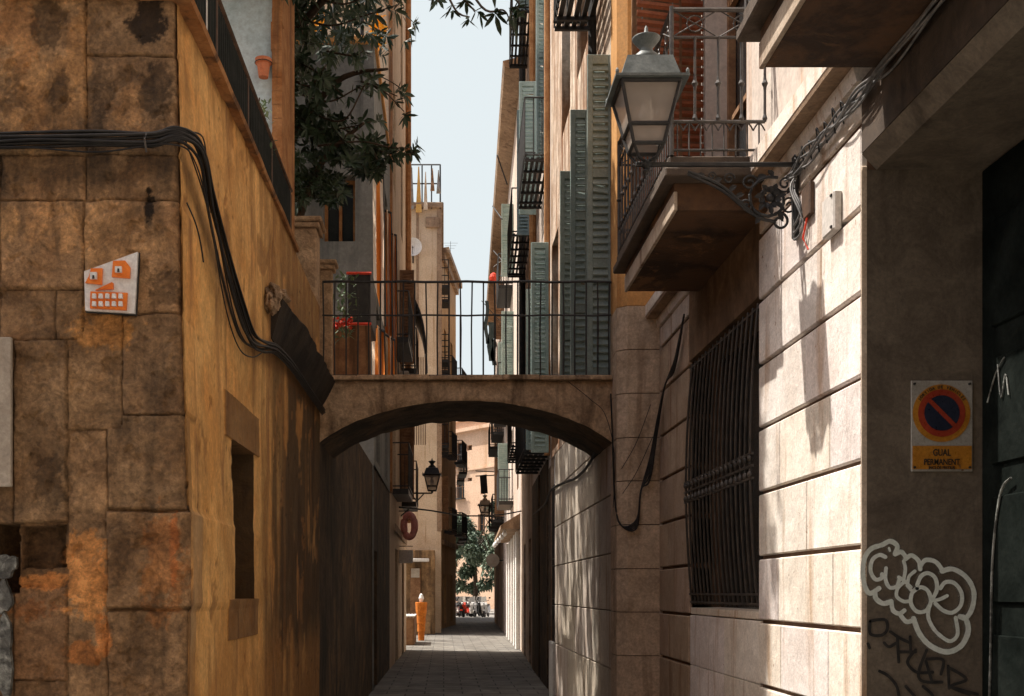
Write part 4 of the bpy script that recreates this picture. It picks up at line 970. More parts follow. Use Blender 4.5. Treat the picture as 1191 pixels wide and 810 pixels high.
# ---- stone piers at the bridge end
def pier(lab, x0, x1, y0, z1):
    t = thing('stone_pier', lab, 'pier', ((x0 + x1) / 2, y0 + .15, 3.69), 'stone piers at the bridge end')
    d = min(x1 - x0, .36); b = MB(); b.box(x0, x1, y0, y0 + d, 3.69, z1 - .10, .012); b.box(x0 - .02, x1 + .02, y0 - .02, y0 + d + .02, 3.69, 3.82, .01); b.build('shaft', m_bridge, t)
    b = MB(); b.box(x0 - .03, x1 + .03, y0 - .03, y0 + d + .03, z1 - .10, z1 - .05, .008); b.box(x0 - .055, x1 + .055, y0 - .055, y0 + d + .055, z1 - .048, z1, .012); b.build('cap', m_bridge, t)
pier('taller worn stone pier with a moulded cap at the left end of the footbridge', WX(331, 10.75), WX(368, 10.75), 10.75, WZ(251, 10.7))
pier('shorter slim stone pier just behind the railing, left end of the footbridge', WX(371, 12.3), WX(386, 12.3), 12.3, WZ(303, 12.3))
# ---- planter with red flowers
t = thing('planter', 'pale leafy potted plant with red flowers behind the bridge railing', 'plant', tuple(W(399, 438, 12.9)))
p = W(399, 420, 12.9); b = MB(); b.lathe((p.x, p.y, 3.68), [(.12, 0), (.16, .26), (.175, .26), (.175, .30), (.15, .30), (.14, .25)], 16); b.build('pot', m_terra, t)
b = MB(); random.seed(5)
for k in range(150): leaf(b, W(random.gauss(401, 6), random.uniform(322, 395), 12.9 + random.uniform(-.12, .12)), rv() + Vector((0, -.2, .4)), Vector((0, 0, 1)), .10, .035)
b.build('foliage', m_leaf2, t, fix=False)
b = MB()
for k in range(26):
    o = W(random.uniform(386, 410), random.uniform(370, 381), 12.7 + random.uniform(-.06, .06))
    for j in range(5): leaf(b, o, rv(), Vector((0, 0, 1)), .04, .03)
b.build('flowers', m_red, t, fix=False)
# ---- low terrace wall/gate between pier and grey house
t = thing('terrace_parapet', 'brown boarded parapet with a red rail behind the bridge railing', 'parapet', (-1.3, 14, 3.68))
b = MB(); b.box(WX(386, 13.6), WX(431, 13.6), 13.6, 13.68, 3.67, WZ(378, 13.6), .01); b.build('boards', m_wood, t)
b = MB(); b.tube([W(384, 377, 13.55), W(432, 377, 13.55)], .018, 6); b.build('rail', m_red, t)
t = thing('dark_canopy', 'dark cloth canopy box with a red front edge under the grey wall', 'canopy', (-1.2, 14.5, 4.4))
b = MB(); b.box(WX(404, 15), WX(431, 15), 15, 16.2, WZ(374, 15), WZ(319, 15), .01); b.build('cloth', m_iron, t)
b = MB(); b.tube([W(403, 318, 14.98), W(432, 318, 14.98)], .02, 6); b.build('front_edge', m_red, t)

# ---- grey house behind the tree
gh = thing('grey_house', 'grey rendered house with a dark window and yellow roof flowers, behind the tree', 'building', (-3, 18, 3.6))
b = MB(); zt = WZ(52, 18.1); xr = WX(435, 18.1)
P, L = facade(b, (-7, 18.1), (xr, 18.1), 0, zt, [(WX(376, 18.1) + 7, WX(413, 18.1) + 7, WZ(281, 18.1), WZ(204, 18.1))], .3, (0, 1))
P2, L2 = facade(b, (xr, 18.1), (xr + .01, 23.3), 3.67, zt, [(.6, 1.6, 3.8, 6.4), (3.2, 4.2, 3.8, 6.4), (.6, 1.6, 7.1, 9.3), (3.2, 4.2, 7.1, 9.3)], .2, (-1, 0))
b.quad((-7, 18.1, zt), (xr, 18.1, zt), (xr, 23.3, zt), (-7, 23.3, zt)); b.quad((-7, 18.1, 0), (-7, 23.3, 0), (-7, 23.3, zt), (-7, 18.1, zt)); b.quad((-7, 23.3, 0), (xr, 23.3, 0), (xr, 23.3, zt), (-7, 23.3, zt))
b.build('wall', m_grey, gh)
window(gh, P, (WX(376, 18.1) + 7, WX(413, 18.1) + 7, WZ(281, 18.1), WZ(204, 18.1)), .3, m_rust, m_glass_dark, 1, 1)
for o in [(.6, 1.6, 3.8, 6.4), (3.2, 4.2, 3.8, 6.4), (.6, 1.6, 7.1, 9.3), (3.2, 4.2, 7.1, 9.3)]: window(gh, P2, o, .2, m_wood, m_glass_dark, 1, 2)
b = MB(); b.box(-7, xr + .05, 18.0, 18.35, zt, zt + .10, .01); b.box(xr - .25, xr + .05, 18.36, 23.3, zt, zt + .10, .01); b.build('roof_coping', m_orange, gh)
b = MB(); b.box(xr + .003, xr + .03, 18.12, 23.3, 3.7, zt - .02); 
b.f = b.f; b.build('pale_side_strip', m_cream, gh) if False else None
b = MB()
for px in (389, 421): b.tube([W(px, 50, 18.2), W(px, -60, 18.2)], .035, 6)
for k in range(3): b.tube([W(345, 20 - 30 * k, 18.2), W(436, 20 - 30 * k, 18.2)], .01, 4)
b.build('terrace_posts', m_iron, gh)
random.seed(9)
def flowerbush(lab, px, py, rx, ry, Y, m, n=260, sz=.10):
    t = thing('flowering_shrub', lab, 'shrub', tuple(W(px, py + ry, Y)), 'yellow shrubs on the grey house roof'); b = MB()
    for k in range(n):
        a = random.uniform(0, 6.28); r = math.sqrt(random.random()); o = W(px + rx * r * math.cos(a), py + ry * r * math.sin(a), Y + random.uniform(-.2, .2)); leaf(b, o, rv(), Vector((0, 0, 1)), sz, sz * .4)
    b.build('foliage', m, t, fix=False)
    b = MB(); b.tube([W(px, py + ry + 12, Y), W(px, py, Y)], .02, 5); b.build('stem', m_bark, t)
flowerbush('bright yellow shrub at the roof corner of the grey house', 440, 38, 9, 20, 18.8, m_yellow)
flowerbush('yellow shrub seen through the branches, left on the grey roof', 370, 26, 8, 16, 18.8, m_yellow, 200)
flowerbush('small yellow flower clump above the blue house corner', 335, 32, 6, 12, 17.9, m_yellow, 120)
# striped canvas blinds pulled out obliquely from the side of the grey house
def awning(lab, Y, px0, px1, pt0, pt1, pb0, pb1, ns=4):
    x0, x1 = WX(px0, Y), WX(px1, Y)
    t = thing('striped_awning', lab, 'awning', (x0, Y, WZ(pb0, Y)), 'striped awnings down the left facades'); mo, mw = MB(), MB()
    n = 10
    for k in range(ns):
        f0, f1 = k / ns, (k + 1) / ns; m_ = mw if k % 2 == 0 else mo
        for j in range(n):
            def P(f, g): 
                x = x0 + (x1 - x0) * f; z = WZ((pt0 + (pt1 - pt0) * f) * (1 - g) + (pb0 + (pb1 - pb0) * f) * g, Y); return Vector((x + .05 * g * (1 - g) * (f - .5), Y + .12 * (1 - f) + .07 * math.sin(f * 9 + g * 3) + .15 * g, z))
            A = [P(f0, j / n), P(f1, j / n), P(f1, (j + 1) / n), P(f0, (j + 1) / n)]; B = [v + Vector((0, .01, 0)) for v in A]
            m_.add(A + B, [(0, 1, 2, 3), (7, 6, 5, 4), (0, 4, 5, 1), (2, 6, 7, 3), (1, 5, 6, 2), (0, 3, 7, 4)])
    cv = mo.build('canvas', m_awn_o, t); mw.build('pale_stripes', m_awn_w, cv)
    b = MB(); b.tube([(x0 - .05, Y + .14, WZ(pt0, Y)), (x1, Y, WZ(pt1, Y))], .02, 6); b.tube([(x1, Y - .01, WZ(pt1, Y)), (x1 + .03, Y + .1, WZ(pb1, Y))], .012, 5); b.build('front_bar', m_iron, t)
awning('nearest tall orange striped awning, upper floor of the grey house side', 17.2, 433, 446, 192, 204, 318, 378, 3)
awning('second orange striped awning, a step lower and right of the nearest', 18.9, 445, 455, 240, 248, 372, 420, 4)
awning('third orange striped awning, small and furthest along the grey house side', 20.6, 454, 461, 268, 274, 400, 438, 4)
awning('orange striped awning seen low through the bridge railing', 16.4, 432, 447, 372, 386, 470, 490, 4)
awning('further low striped awning, just right of the nearer low one', 18.2, 448, 459, 385, 396, 480, 495, 4)

# ---- tall house C further on the left
th = thing('tall_cream_house', 'tall cream house with a brown edge rising behind the grey house', 'building', (-3.5, 23.4, 0))
b = MB(); yc0, yc1 = 23.35, 31.0; xc0, xc1 = -1.125, -1.04
opsC = [(1.2, 2.2, z, z + 2.3) for z in (3.9, 7.2, 10.6, 14)] + [(4.6, 5.6, z, z + 2.3) for z in (3.9, 7.2, 10.6, 14)] + [(2.0, 3.2, 0, 2.6), (5.2, 6.3, 0, 2.6)]
PC, L = facade(b, (xc0, yc0), (xc1, yc1), 0, 20.5, opsC, .2, (-1, 0))
b.quad((-7, yc0, 0), (xc0, yc0, 0), (xc0, yc0, 20.5), (-7, yc0, 20.5)); b.quad((-7, yc1, 0), (xc1, yc1, 0), (xc1, yc1, 20.5), (-7, yc1, 20.5)); b.quad((-7, yc0, 20.5), (xc0, yc0, 20.5), (xc1, yc1, 20.5), (-7, yc1, 20.5)); b.quad((-7, yc0, 0), (-7, yc1, 0), (-7, yc1, 20.5), (-7, yc0, 20.5))
b.build('wall', m_cream, th)
for o in opsC: window(th, PC, o, .2, m_wood, m_glass_dark, 1, 3)
b = MB(); b.box(xc0 - .02, xc0 + .05, yc0 - .06, yc0 + .3, 3.7, 20.5, .01); b.tube([(xc1 + .06, yc1 - .3, 3.5), (xc1 + .06, yc1 - .3, 20.5)], .09, 8); b.build('corner_strip', m_rust, th)
iron_balcony(th, xc0, xc0 + .03, 24.3, 26.4, 7.15, .36, 1, slat=False); iron_balcony(th, xc0, xc0 + .03, 24.3, 26.4, 3.85, .36, 1, slat=False)
iron_balcony(th, xc1, xc1, 27.7, 29.6, 7.15, .36, 1, slat=False); iron_balcony(th, xc1, xc1, 27.7, 29.6, 3.85, .36, 1, slat=False)

b = MB(); b.box(xc1 + .002, xc1 + .03, 23.6, 30.9, 2.9, 3.05); b.build('string_course', m_brown, th)

# ---- house D: plain end wall facing the little square, drapes on its roof terrace
dh = thing('gable_house', 'distant tall house with a blank pale end wall and cloths on its roof', 'building', (-5, 44, 0))
b = MB(); yd = 44.0; xdr = WX(513, yd); zd = WZ(243, yd)
opsD = [(7 + WX(488, yd) + .0, 7 + WX(500, yd), .0, 2.9)]
PD, L = facade(b, (-7, yd), (xdr, yd), 0, zd, [], .2, (0, 1))
def hx(y): return xdr + (.9) * max(0, (y - 49)) / 5 if y < 54 else xdr + .9
opsD2 = [(1.0, 2.0, z, z + 2.2) for z in (.2, 4.2, 7.6, 11, 14)] + [(3.2, 4.2, z, z + 2.2) for z in (.2, 4.2, 7.6, 11, 14)]
PD2, L = facade(b, (xdr, yd), (xdr, 49), 0, zd, opsD2, .2, (-1, 0))
b.quad((-7, yd, zd), (xdr, yd, zd), (xdr, 49, zd), (-7, 49, zd)); b.quad((-7, 49, 0), (xdr, 49, 0), (xdr, 49, zd), (-7, 49, zd)); b.quad((-7, yd, 0), (-7, 49, 0), (-7, 49, zd), (-7, yd, zd))
b.build('wall', m_cream, dh)
for o in opsD2: window(dh, PD2, o, .2, m_wood, m_glass_dark, 1, 2)
b = MB(); b.box(xdr - .16, xdr + .03, yd - .05, yd + .2, 4, zd + .1, .01); b.box(WX(484, yd), WX(487, yd), yd - .03, yd, 9, zd, .01); b.box(WX(495, yd), WX(511, yd), yd - .12, yd, WZ(236, yd) - 1.0, WZ(236, yd) - .6, .02); b.build('corner_strip', m_brown, dh)
b = MB(); b.box(-7, WX(516, yd), yd - .15, 49.2, zd, zd + .22, .03); b.build('roof_slab', m_brown, dh)
b = MB()
for z in (WZ(193, yd), WZ(215, yd)): b.tube([(-3, yd - .1, z), (WX(512, yd), yd - .1, z)], .03, 5); b.tube([(WX(512, yd), yd - .1, z), (WX(512, yd), yd + 3, z)], .03, 5)
for px in (462, 478, 491, 502, 512): b.tube([W(px, 243, yd - .1), W(px, 193, yd - .1)], .03, 5)
b.build('roof_railing', m_iron, dh)
random.seed(2)
for k, (px, wpx, y0, y1, m, lab) in enumerate(((479, 5, 195, 243, m_cloth_g, 'dark grey cloth hanging leftmost from the distant roof railing'), (487, 7, 194, 247, m_cloth_y, 'golden cloth hanging from the distant roof railing'),
                                  (495, 5, 200, 244, m_cream, 'cream cloth hanging beside the golden one, distant roof railing'), (503, 5, 196, 222, m_wood, 'short brown cloth hanging from the distant roof railing'), (510, 5, 198, 225, m_cloth_g, 'short grey cloth at the far corner of the distant roof railing'))):
    b = MB(); n = 10; yy = yd - .2
    for i in range(n):
        def pt(f, s): hw = wpx * (.18 + .82 * f) * .5; return W(px + s * hw, y0 + (y1 - y0) * f, yy + .06 * math.sin(9 * f + k))
        f0, f1 = i / n, (i + 1) / n; A = [pt(f0, -1), pt(f0, 1), pt(f1, 1), pt(f1, -1)]; B = [v + Vector((0, .05, 0)) for v in A]
        b.add(A + B, [(0, 1, 2, 3), (7, 6, 5, 4), (0, 4, 5, 1), (1, 5, 6, 2), (2, 6, 7, 3), (3, 7, 4, 0)])
    tag(b.build('hanging_cloth', m), lab, 'cloth', 'cloths on the distant roof railing')
t = thing('satellite_dish', 'pale round satellite dish against the blank end wall', 'dish', tuple(W(481, 287, 43.7)))
b = MB(); c = W(480, 287, 43.5); n = 24; R0 = .36
vs = [c + Vector((0, .12, 0))]
for r in (.5, 1): vs += [c + Vector((R0 * r * math.cos(a), .12 * (1 - r * r), R0 * r * math.sin(a))) for a in [2 * math.pi * i / n for i in range(n)]]
fs = [(0, 1 + i, 1 + (i + 1) % n) for i in range(n)] + [(1 + i, 1 + n + i, 1 + n + (i + 1) % n, 1 + (i + 1) % n) for i in range(n)]
b.add(vs, fs); b.add([v + Vector((0, .02, 0)) for v in vs], [f[::-1] for f in fs]); b.build('reflector', m_white, t, smooth=True)
b = MB(); b.tube([c + Vector((0, .1, 0)), c + Vector((0, .5, -.1)), c + Vector((0, .5, -.5))], .03, 6); b.tube([c + Vector((0, .1, -.34)), c + Vector((0, -.25, -.05))], .012, 5); b.build('arm', m_iron, t)
# dark curved vine-clad balcony cover on the left, and roller shutter behind railing
t = thing('balcony_cover', 'dark arched balcony cover with slatted blinds, left beyond the awnings', 'awning', (-.9, 33, 7))
b = MB(); pr = []
for i in range(12): a = i / 11 * math.pi / 2; pr.append((-1.05 + .62 * math.sin(a), 7.6 + 1.6 * math.cos(a)))
pr2 = [(x - .05, z - .05) for x, z in pr[::-1]]; b.prism(pr + pr2, 28, 30.6); b.build('hood', m_iron, t)
b = MB()
for k in range(11): b.box(-1.02 + k * .055, -1.0 + k * .055, 28.05, 28.09, 5.3, 7.5)
b.build('slats', m_wood, t)

# ---- house E: oblique row closing the left side
eh = thing('corniced_house', 'distant ochre house with a cornice and small balconies, left side near the square', 'building', (-3, 52, 0))
b = MB(); ze = 16.7; Ea, Eb, Ec = (xdr + .01, 49.02), (.60, 55), (.66, 71)
opE = [(.9, 1.8, z, z + 2.2) for z in (.2, 4.4, 7.8, 11.2)] + [(3.6, 4.5, z, z + 2.2) for z in (.2, 4.4, 7.8, 11.2)]
PE, LE = facade(b, Ea, Eb, 0, ze, opE, .2, (-1, .2)); opE2 = [(s, s + 1, z, z + 2.3) for s in (2, 6, 10) for z in (.0, 4.4, 7.8)]
PE2, LE2 = facade(b, Eb, Ec, 0, 15, opE2, .2, (-1, 0))
b.quad((-7, 49.02, 0), (Ea[0], Ea[1], 0), (Ea[0], Ea[1], ze), (-7, 49.02, ze)); b.quad((-7, 71, 0), (Ec[0], 71, 0), (Ec[0], 71, 15), (-7, 71, 15)); b.quad((-7, 49, ze), (Ea[0], 49, ze), (Eb[0], 55, ze), (-7, 55, ze)); b.quad((-7, 55, 15), (Eb[0], 55, 15), (Ec[0], 71, 15), (-7, 71, 15)); b.quad((-7, 55.0, 14), (Eb[0], 55, 14), (Eb[0], 55, ze), (-7, 55, ze))
b.build('wall', m_farochre, eh)
for o in opE: window(eh, PE, o, .2, m_wood, m_glass_dark, 1, 2)
for o in opE2: window(eh, PE2, o, .2, m_wood, m_glass_dark, 1, 2)
for z0, z1, d in ((ze - .5, ze - .2, .15), (ze - .19, ze + .05, .32), (10.4, 10.55, .1), (3.7, 3.9, .12)):
    b = MB(); b.add([(Ea[0] - .3, Ea[1] + .3, z) for z in (z0, z1)] + [(Ea[0] + d, Ea[1], z) for z in (z0, z1)] + [(Eb[0] + d, Eb[1] - .1, z) for z in (z0, z1)] + [(Eb[0] - .3, Eb[1], z) for z in (z0, z1)],
          [(0, 1, 3, 2), (2, 3, 5, 4), (4, 5, 7, 6), (1, 7, 5, 3), (0, 2, 4, 6)]); b.build('cornice', m_bridge, eh)
for z in (4.35, 7.75, 11.15): iron_balcony(eh, Ea[0] + .12, Ea[0] + .35, 49.8, 51.2, z, .35, 1, slat=False, r=.014); iron_balcony(eh, Ea[0] + .6, Ea[0] + .85, 52.6, 54.2, z, .35, 1, slat=False, r=.014)
for z in (4.35, 7.75): iron_balcony(eh, .80, .76, 57.0, 59, z, .4, 1, slat=False, r=.014); iron_balcony(eh, .74, .72, 61, 63, z, .4, 1, slat=False, r=.014)

for z in (7.55, 11.0, 14.0): iron_balcony(dh, xdr, xdr, 45.0, 46.1, z - .02, .3, 1, slat=False, r=.014); iron_balcony(dh, xdr, xdr, 47.2, 48.3, z - .02, .3, 1, slat=False, r=.014)
for z in (4.2, 7.6): louvre(dh, xdr + .02, xdr + .30, 46.2, z, z + 2.2, m_wood)
for y0, z in ((27.4, 3.9), (27.4, 7.2)): louvre(th, xc0 + .05, xc0 + .40, y0, z, z + 2.3, m_wood, rails=(.5,))
for y0, z in ((35.4, 8.2), (39.8, 8.2), (39.8, 4.6), (44.2, 4.6), (35.4, 11.6), (44.2, 11.6)): louvre(r5, XR(y0) - .42, XR(y0) - .02, y0, z, z + 2.3, m_greenl if y0 < 40 else m_wood, rails=(.5,))
t = thing('air_conditioner', 'boxy air conditioner on the left facade behind the nearest awnings', 'air conditioner', (xc0 + .2, 26.7, 6.3)); b = MB(); b.box(xc0, xc0 + .3, 26.5, 27.2, 6.3, 6.85, .02); b.build('case', m_tin, t); b = MB(); b.tube([(xc0 + .15, 26.49, 6.57), (xc0 + .15, 26.505, 6.57)], .11, 16); b.build('fan_grille', m_iron, t)
# ---- far side of the square
fh = thing('peach_house', 'peach coloured apartment house closing the view beyond the square', 'building', (3, 110, 0))
b = MB(); D = Vector((.6, -.8, 0)).normalized(); NN = Vector((-.8, -.6, 0)).normalized(); P0 = Vector((1.52, 110, 0)) - D * 12
def fs(px): k = (px - VX) / F; q = Vector((1.52, 110, 0)); return 12 + (k * q.y - q.x) / (D.x - k * D.y)
def fz(px, py): s = fs(px); Y = (P0 + D * s).y; return CZ + (VY - py) * Y / F
zf = fz(540, 489)
opF = [(fs(531), fs(540), fz(535, 542), fz(535, 515)), (fs(531), fs(540), fz(535, 580), fz(535, 552)), (fs(543), fs(549), fz(546, 524), fz(546, 518)), (fs(544), fs(549), fz(546, 560), fz(546, 556)), (fs(559), fs(564), fz(562, 575), fz(562, 553)), (fs(531), fs(540), fz(535, 622), fz(535, 598)), (fs(556), fs(564), fz(560, 622), fz(560, 598))]
PF, L = facade(b, tuple((P0)[:2]), tuple((P0 + D * 40)[:2]), 0, zf, opF, .3, (-NN.x, -NN.y))
IN = -NN * 10
A_, B_ = P0, P0 + D * 40
for q1, q2 in ((A_, A_ + IN), (B_, B_ + IN), (A_ + IN, B_ + IN)): b.quad(q1, q2, q2 + Vector((0, 0, zf)), q1 + Vector((0, 0, zf)))
b.quad(*[q + Vector((0, 0, zf)) for q in (A_, B_, B_ + IN, A_ + IN)])
b.build('wall', m_peach, fh)
for o in opF: window(fh, PF, o, .3, m_wood, m_glass_dark, 1, 2)
b = MB()
def fbx(s0, s1, t0, t1, z0, z1): b.add([P0 + D * s + NN * t + Vector((0, 0, z)) for s in (s0, s1) for t in (t0, t1) for z in (z0, z1)], [(0, 1, 3, 2), (4, 6, 7, 5), (0, 4, 5, 1), (2, 3, 7, 6), (0, 2, 6, 4), (1, 5, 7, 3)])
fbx(-.3, 40.3, .002, .5, zf - 1.2, zf - .85); fbx(-.3, 40.3, .002, .3, zf - .1, zf + .3); fbx(0, 40, .002, .12, fz(535, 549), fz(535, 547)); b.build('cornice', m_peach, fh)
b = MB()
for o in opF[:2]:
    z = o[2]; fbx(o[0] - .2, o[1] + .2, .002, .5, z - .1, z)
    for k in range(10): s = o[0] - .2 + k * (o[1] - o[0] + .4) / 9; fbx(s - .02, s + .02, .45, .5, z, z + 1)
    fbx(o[0] - .2, o[1] + .2, .44, .51, z + 1, z + 1.06)
b.build('balcony', m_iron, fh)
# trees on the square
def plaza_tree(lab, x, y, h, cr, n, seed):
    random.seed(seed); t = thing('plaza_tree', lab, 'tree', (x, y, 0), 'trees on the far square'); b = MB()
    b.tube(catm([(x, y, 0), (x + .1, y, h * .25), (x - .1, y, h * .5)], 4), [.22 - .012 * i for i in range(9)], 8)
    for k in range(6):
        a = k * 1.05 + seed; e = Vector((x + cr * .7 * math.cos(a), y + cr * .7 * math.sin(a), h * (.62 + .25 * random.random()))); b.tube(catm([(x, y, h * .35), (x + .3 * math.cos(a), y + .3 * math.sin(a), h * .55), e], 4), [.10 - .008 * i for i in range(9)], 6)
    b.build('trunk', m_bark, t, smooth=True); b = MB(); cl = []
    for k in range(26):
        v = rv(); 
        while v.length > 1: v = rv()
        cl.append((Vector((x + v.x * cr, y + v.y * cr, h * .58 + v.z * h * .40)), random.uniform(.45, .95)))
    for k in range(n):
        c, r = random.choice(cl); v = rv().normalized() * r * random.uniform(.5, 1.05); v.z *= .7
        leaf(b, c + v, rv() + v * .5, Vector((0, 0, 1)), .34, .2)
    b.build('crown', m_leaff, t, fix=False)
plaza_tree('bushy green tree in the middle of the far square', 2.3, 84, 9.2, 3.1, 9000, 1)
plaza_tree('lower green tree just right of the middle one on the far square', 3.9, 81, 7.0, 2.2, 6500, 5)
plaza_tree('green tree at the right of the far square', 5.4, 92, 9.0, 2.8, 4200, 2)
plaza_tree('green tree at the left of the far square', -1.2, 95, 8.2, 2.8, 3500, 3)
# scooters
def scooter(lab, col):
    t = thing('parked_scooter', lab, 'scooter', (0, 0, 0), 'scooters parked across the end of the alley')
    for cy in (-.62, .62):
        b = MB(); 
        b.tube([(0, cy + .21 * math.cos(a), .25 + .21 * math.sin(a)) for a in [i * math.pi / 9 for i in range(18)]], .05, 8, closed=True); wv = b.build('wheel', m_black, t, smooth=True)
        b = MB(); b.tube([(-.03, cy, .25), (.03, cy, .25)], .13, 12); b.build('rim', m_rail_grey, wv)
    b = MB(); b.prismx([(-.45, .28), (.32, .24), (.36, .34), (.05, .36), (-.02, .58), (-.30, .72), (-.78, .74), (-.86, .62), (-.70, .42)], -.17, .17)
    b.prismx([(.36, .24), (.46, .28), (.58, .78), (.50, .95), (.44, .93), (.48, .74)], -.2, .2); b.prismx([(.45, .40), (.85, .50), (.86, .44), (.48, .30)], -.08, .08)
    b.build('body', col, t)
    b = MB(); b.prismx([(-.80, .745), (-.02, .72), (.02, .77), (-.25, .82), (-.82, .84)], -.15, .15); b.build('seat', m_black, t)
    b = MB(); b.tube([(0, .50, .9), (0, .46, 1.02)], .03, 8); b.tube([(-.34, .36, 1.06), (-.15, .46, 1.02), (.15, .46, 1.02), (.34, .36, 1.06)], .018, 6); b.tube([(0, .48, .9), (0, .64, .28)], .03, 6); b.build('handlebar', m_iron, t)
    b = MB(); b.lathe((0, 0, 0), [(.005, .055), (.05, .05), (.075, .02), (.08, 0), (.06, -.02)], 14)
    b.v = [Vector((v.x, .585 + v.z, .88 + v.y)) for v in b.v]; b.build('headlight', m_tilew, t)
    b = MB()
    b.add([(x, y, z) for x, y, z in ((-.2, .50, .98), (.2, .50, .98), (.16, .36, 1.32), (-.16, .36, 1.32))] + [(x, y - .01, z) for x, y, z in ((-.2, .50, .98), (.2, .50, .98), (.16, .36, 1.32), (-.16, .36, 1.32))], [(0, 1, 2, 3), (7, 6, 5, 4), (0, 4, 5, 1), (1, 5, 6, 2), (2, 6, 7, 3), (3, 7, 4, 0)]); b.build('windscreen', m_signw, t)
    for s in (-1, 1): b = MB(); b.tube([(s * .3, .38, 1.05), (s * .38, .40, 1.18)], .008, 5); b.box(s * .33, s * .45, .39, .41, 1.16, 1.25, .004); b.build('mirror', m_iron, t)
    return t
protos = [scooter('white scooter with a white windscreen, nearest the left wall end', m_white), scooter('black scooter parked among the others', m_iron), scooter('red scooter parked among the white and black ones', m_red)]
labs = ['white scooter at the left end of the far row', 'black scooter second from the left in the far row', 'red scooter in the middle of the far row', 'white scooter right of the red one in the far row', 'black scooter toward the right of the far row',
        'white scooter at the right end of the far row', 'black scooter in the second row, left', 'white scooter in the second row, right', 'black scooter in the second row, middle', 'white scooter in the rearmost row', 'black scooter at the right of the rearmost row', 'black scooter at the left of the rearmost row']
kinds = [0, 1, 2, 0, 1, 0, 1, 0, 1, 0, 1, 1]; used = set()
for i, (px, y) in enumerate(((531, 72), (537, 72.2), (543.5, 72.1), (550, 72), (557, 72.3), (566, 72), (535, 74.4), (554, 74.5), (545, 74.6), (540, 76.6), (560, 76.5), (531, 76.4))):
    p = protos[kinds[i]]; o = p if kinds[i] not in used else copy_tree(p); used.add(kinds[i])
    o.location = (WX(px, y), y, 0); o.rotation_euler = (0, R(6), math.pi + R((-18, 12, -25, 10, 22, -12, 20, -20, 5, 15, -8, 30)[i])); o['label'] = labs[i]

# ---- cafe corner on the little square
t = thing('orange_barrel_stand', 'tall narrow orange stand outside the cafe corner', 'stand', (WX(489, 37), 37, 0))
p = WX(490, 37); b = MB(); b.lathe((p, 37, 0), [(.10, 0), (.11, .28), (.13, .30), (.13, .55), (.145, .57), (.15, .80), (.18, .95), (.20, 1.24), (.19, 1.27)], 14); b.build('body', mat('orange_plastic', L3(.50, .13, .012), L3(.68, .22, .03), scale=6, fine=20, fvar=.35, bump=.2), t)
b = MB(); b.lathe((p, 37, 1.28), [(.05, 0), (.09, .12), (.05, .24), (.01, .28)], 10); b.build('top_knob', m_tilew, t)
t = thing('slatted_bench', 'weathered slatted bench beside the orange stand', 'bench', (-1.1, 34.5, 0))
b = MB()
for k in range(5): b.box(-1.35 + k * .1, -1.27 + k * .1, 33.6, 36, .86, .90, .01)
b.build('seat', m_white, t); b = MB(); b.box(-1.35, -.88, 33.65, 35.95, .0, .82, .02); b.build('base', m_wood, t)
t = thing('cafe_kiosk', 'low stone faced cafe front with a white roof edge, left in the distance', 'building', (-1.6, 43, 0))
b = MB(); b.box(-3.5, WX(506, 43), 42.4, 43.9, 0, 3.2, .02); b.build('wall', mat('stained_cafe_stone', L3(.20, .12, .06), L3(.40, .25, .12), L3(.10, .06, .03), scale=1.6, streak=.3, sscale=2, fine=12, mid=3, mvar=.4), t)
b = MB(); b.box(-3.5, WX(499, 42), 42.0, 43.9, 2.75, 2.87, .02); b.build('shelf_roof', m_white, t)
b = MB(); b.box(WX(477, 42.3), WX(489, 42.3), 42.3, 42.4, .4, 2.5, .01); b.build('door', m_wood, t)
b = MB(); b.box(WX(478, 42.25), WX(488, 42.25), 42.25, 42.32, 2.15, 2.5, .01); b.build('name_board', m_marble if False else m_slate, t)
t = thing('donut_sign', 'pink donut shaped hanging sign below the far left street lamp', 'sign', (-.95, 27, 3.3))
c = W(476, 612, 27); b = MB(); b.tube([c + Vector((.13 * math.cos(a), 0, .27 * math.sin(a))) for a in [i * math.pi / 12 for i in range(24)]], .085, 10, closed=True)
b.build('ring', mat('pink_icing', L3(.78, .30, .27), L3(.85, .42, .37), scale=9, bump=.1), t, smooth=True)
b = MB(); b.tube([c + Vector((-.35, 0, .36)), c + Vector((.2, 0, .36))], .012, 5); b.build('hanger', m_iron, t)
t = thing('sign_box', 'blank white sign box under the donut sign', 'sign', (-.95, 27.2, 2.4)); b = MB(); p0 = W(464, 655, 27.2); p1 = W(480, 640, 27.2); b.box(p0.x - .1, p1.x, 27.2, 27.5, p0.z, p1.z, .01); b.build('panel', m_white, t)
b = MB(); b.tube([(p0.x - .1, 27.35, p1.z), (p0.x - .1, 27.35, p1.z + .1), (p1.x, 27.35, p1.z + .1)], .01, 5); b.build('hanger', m_iron, t)
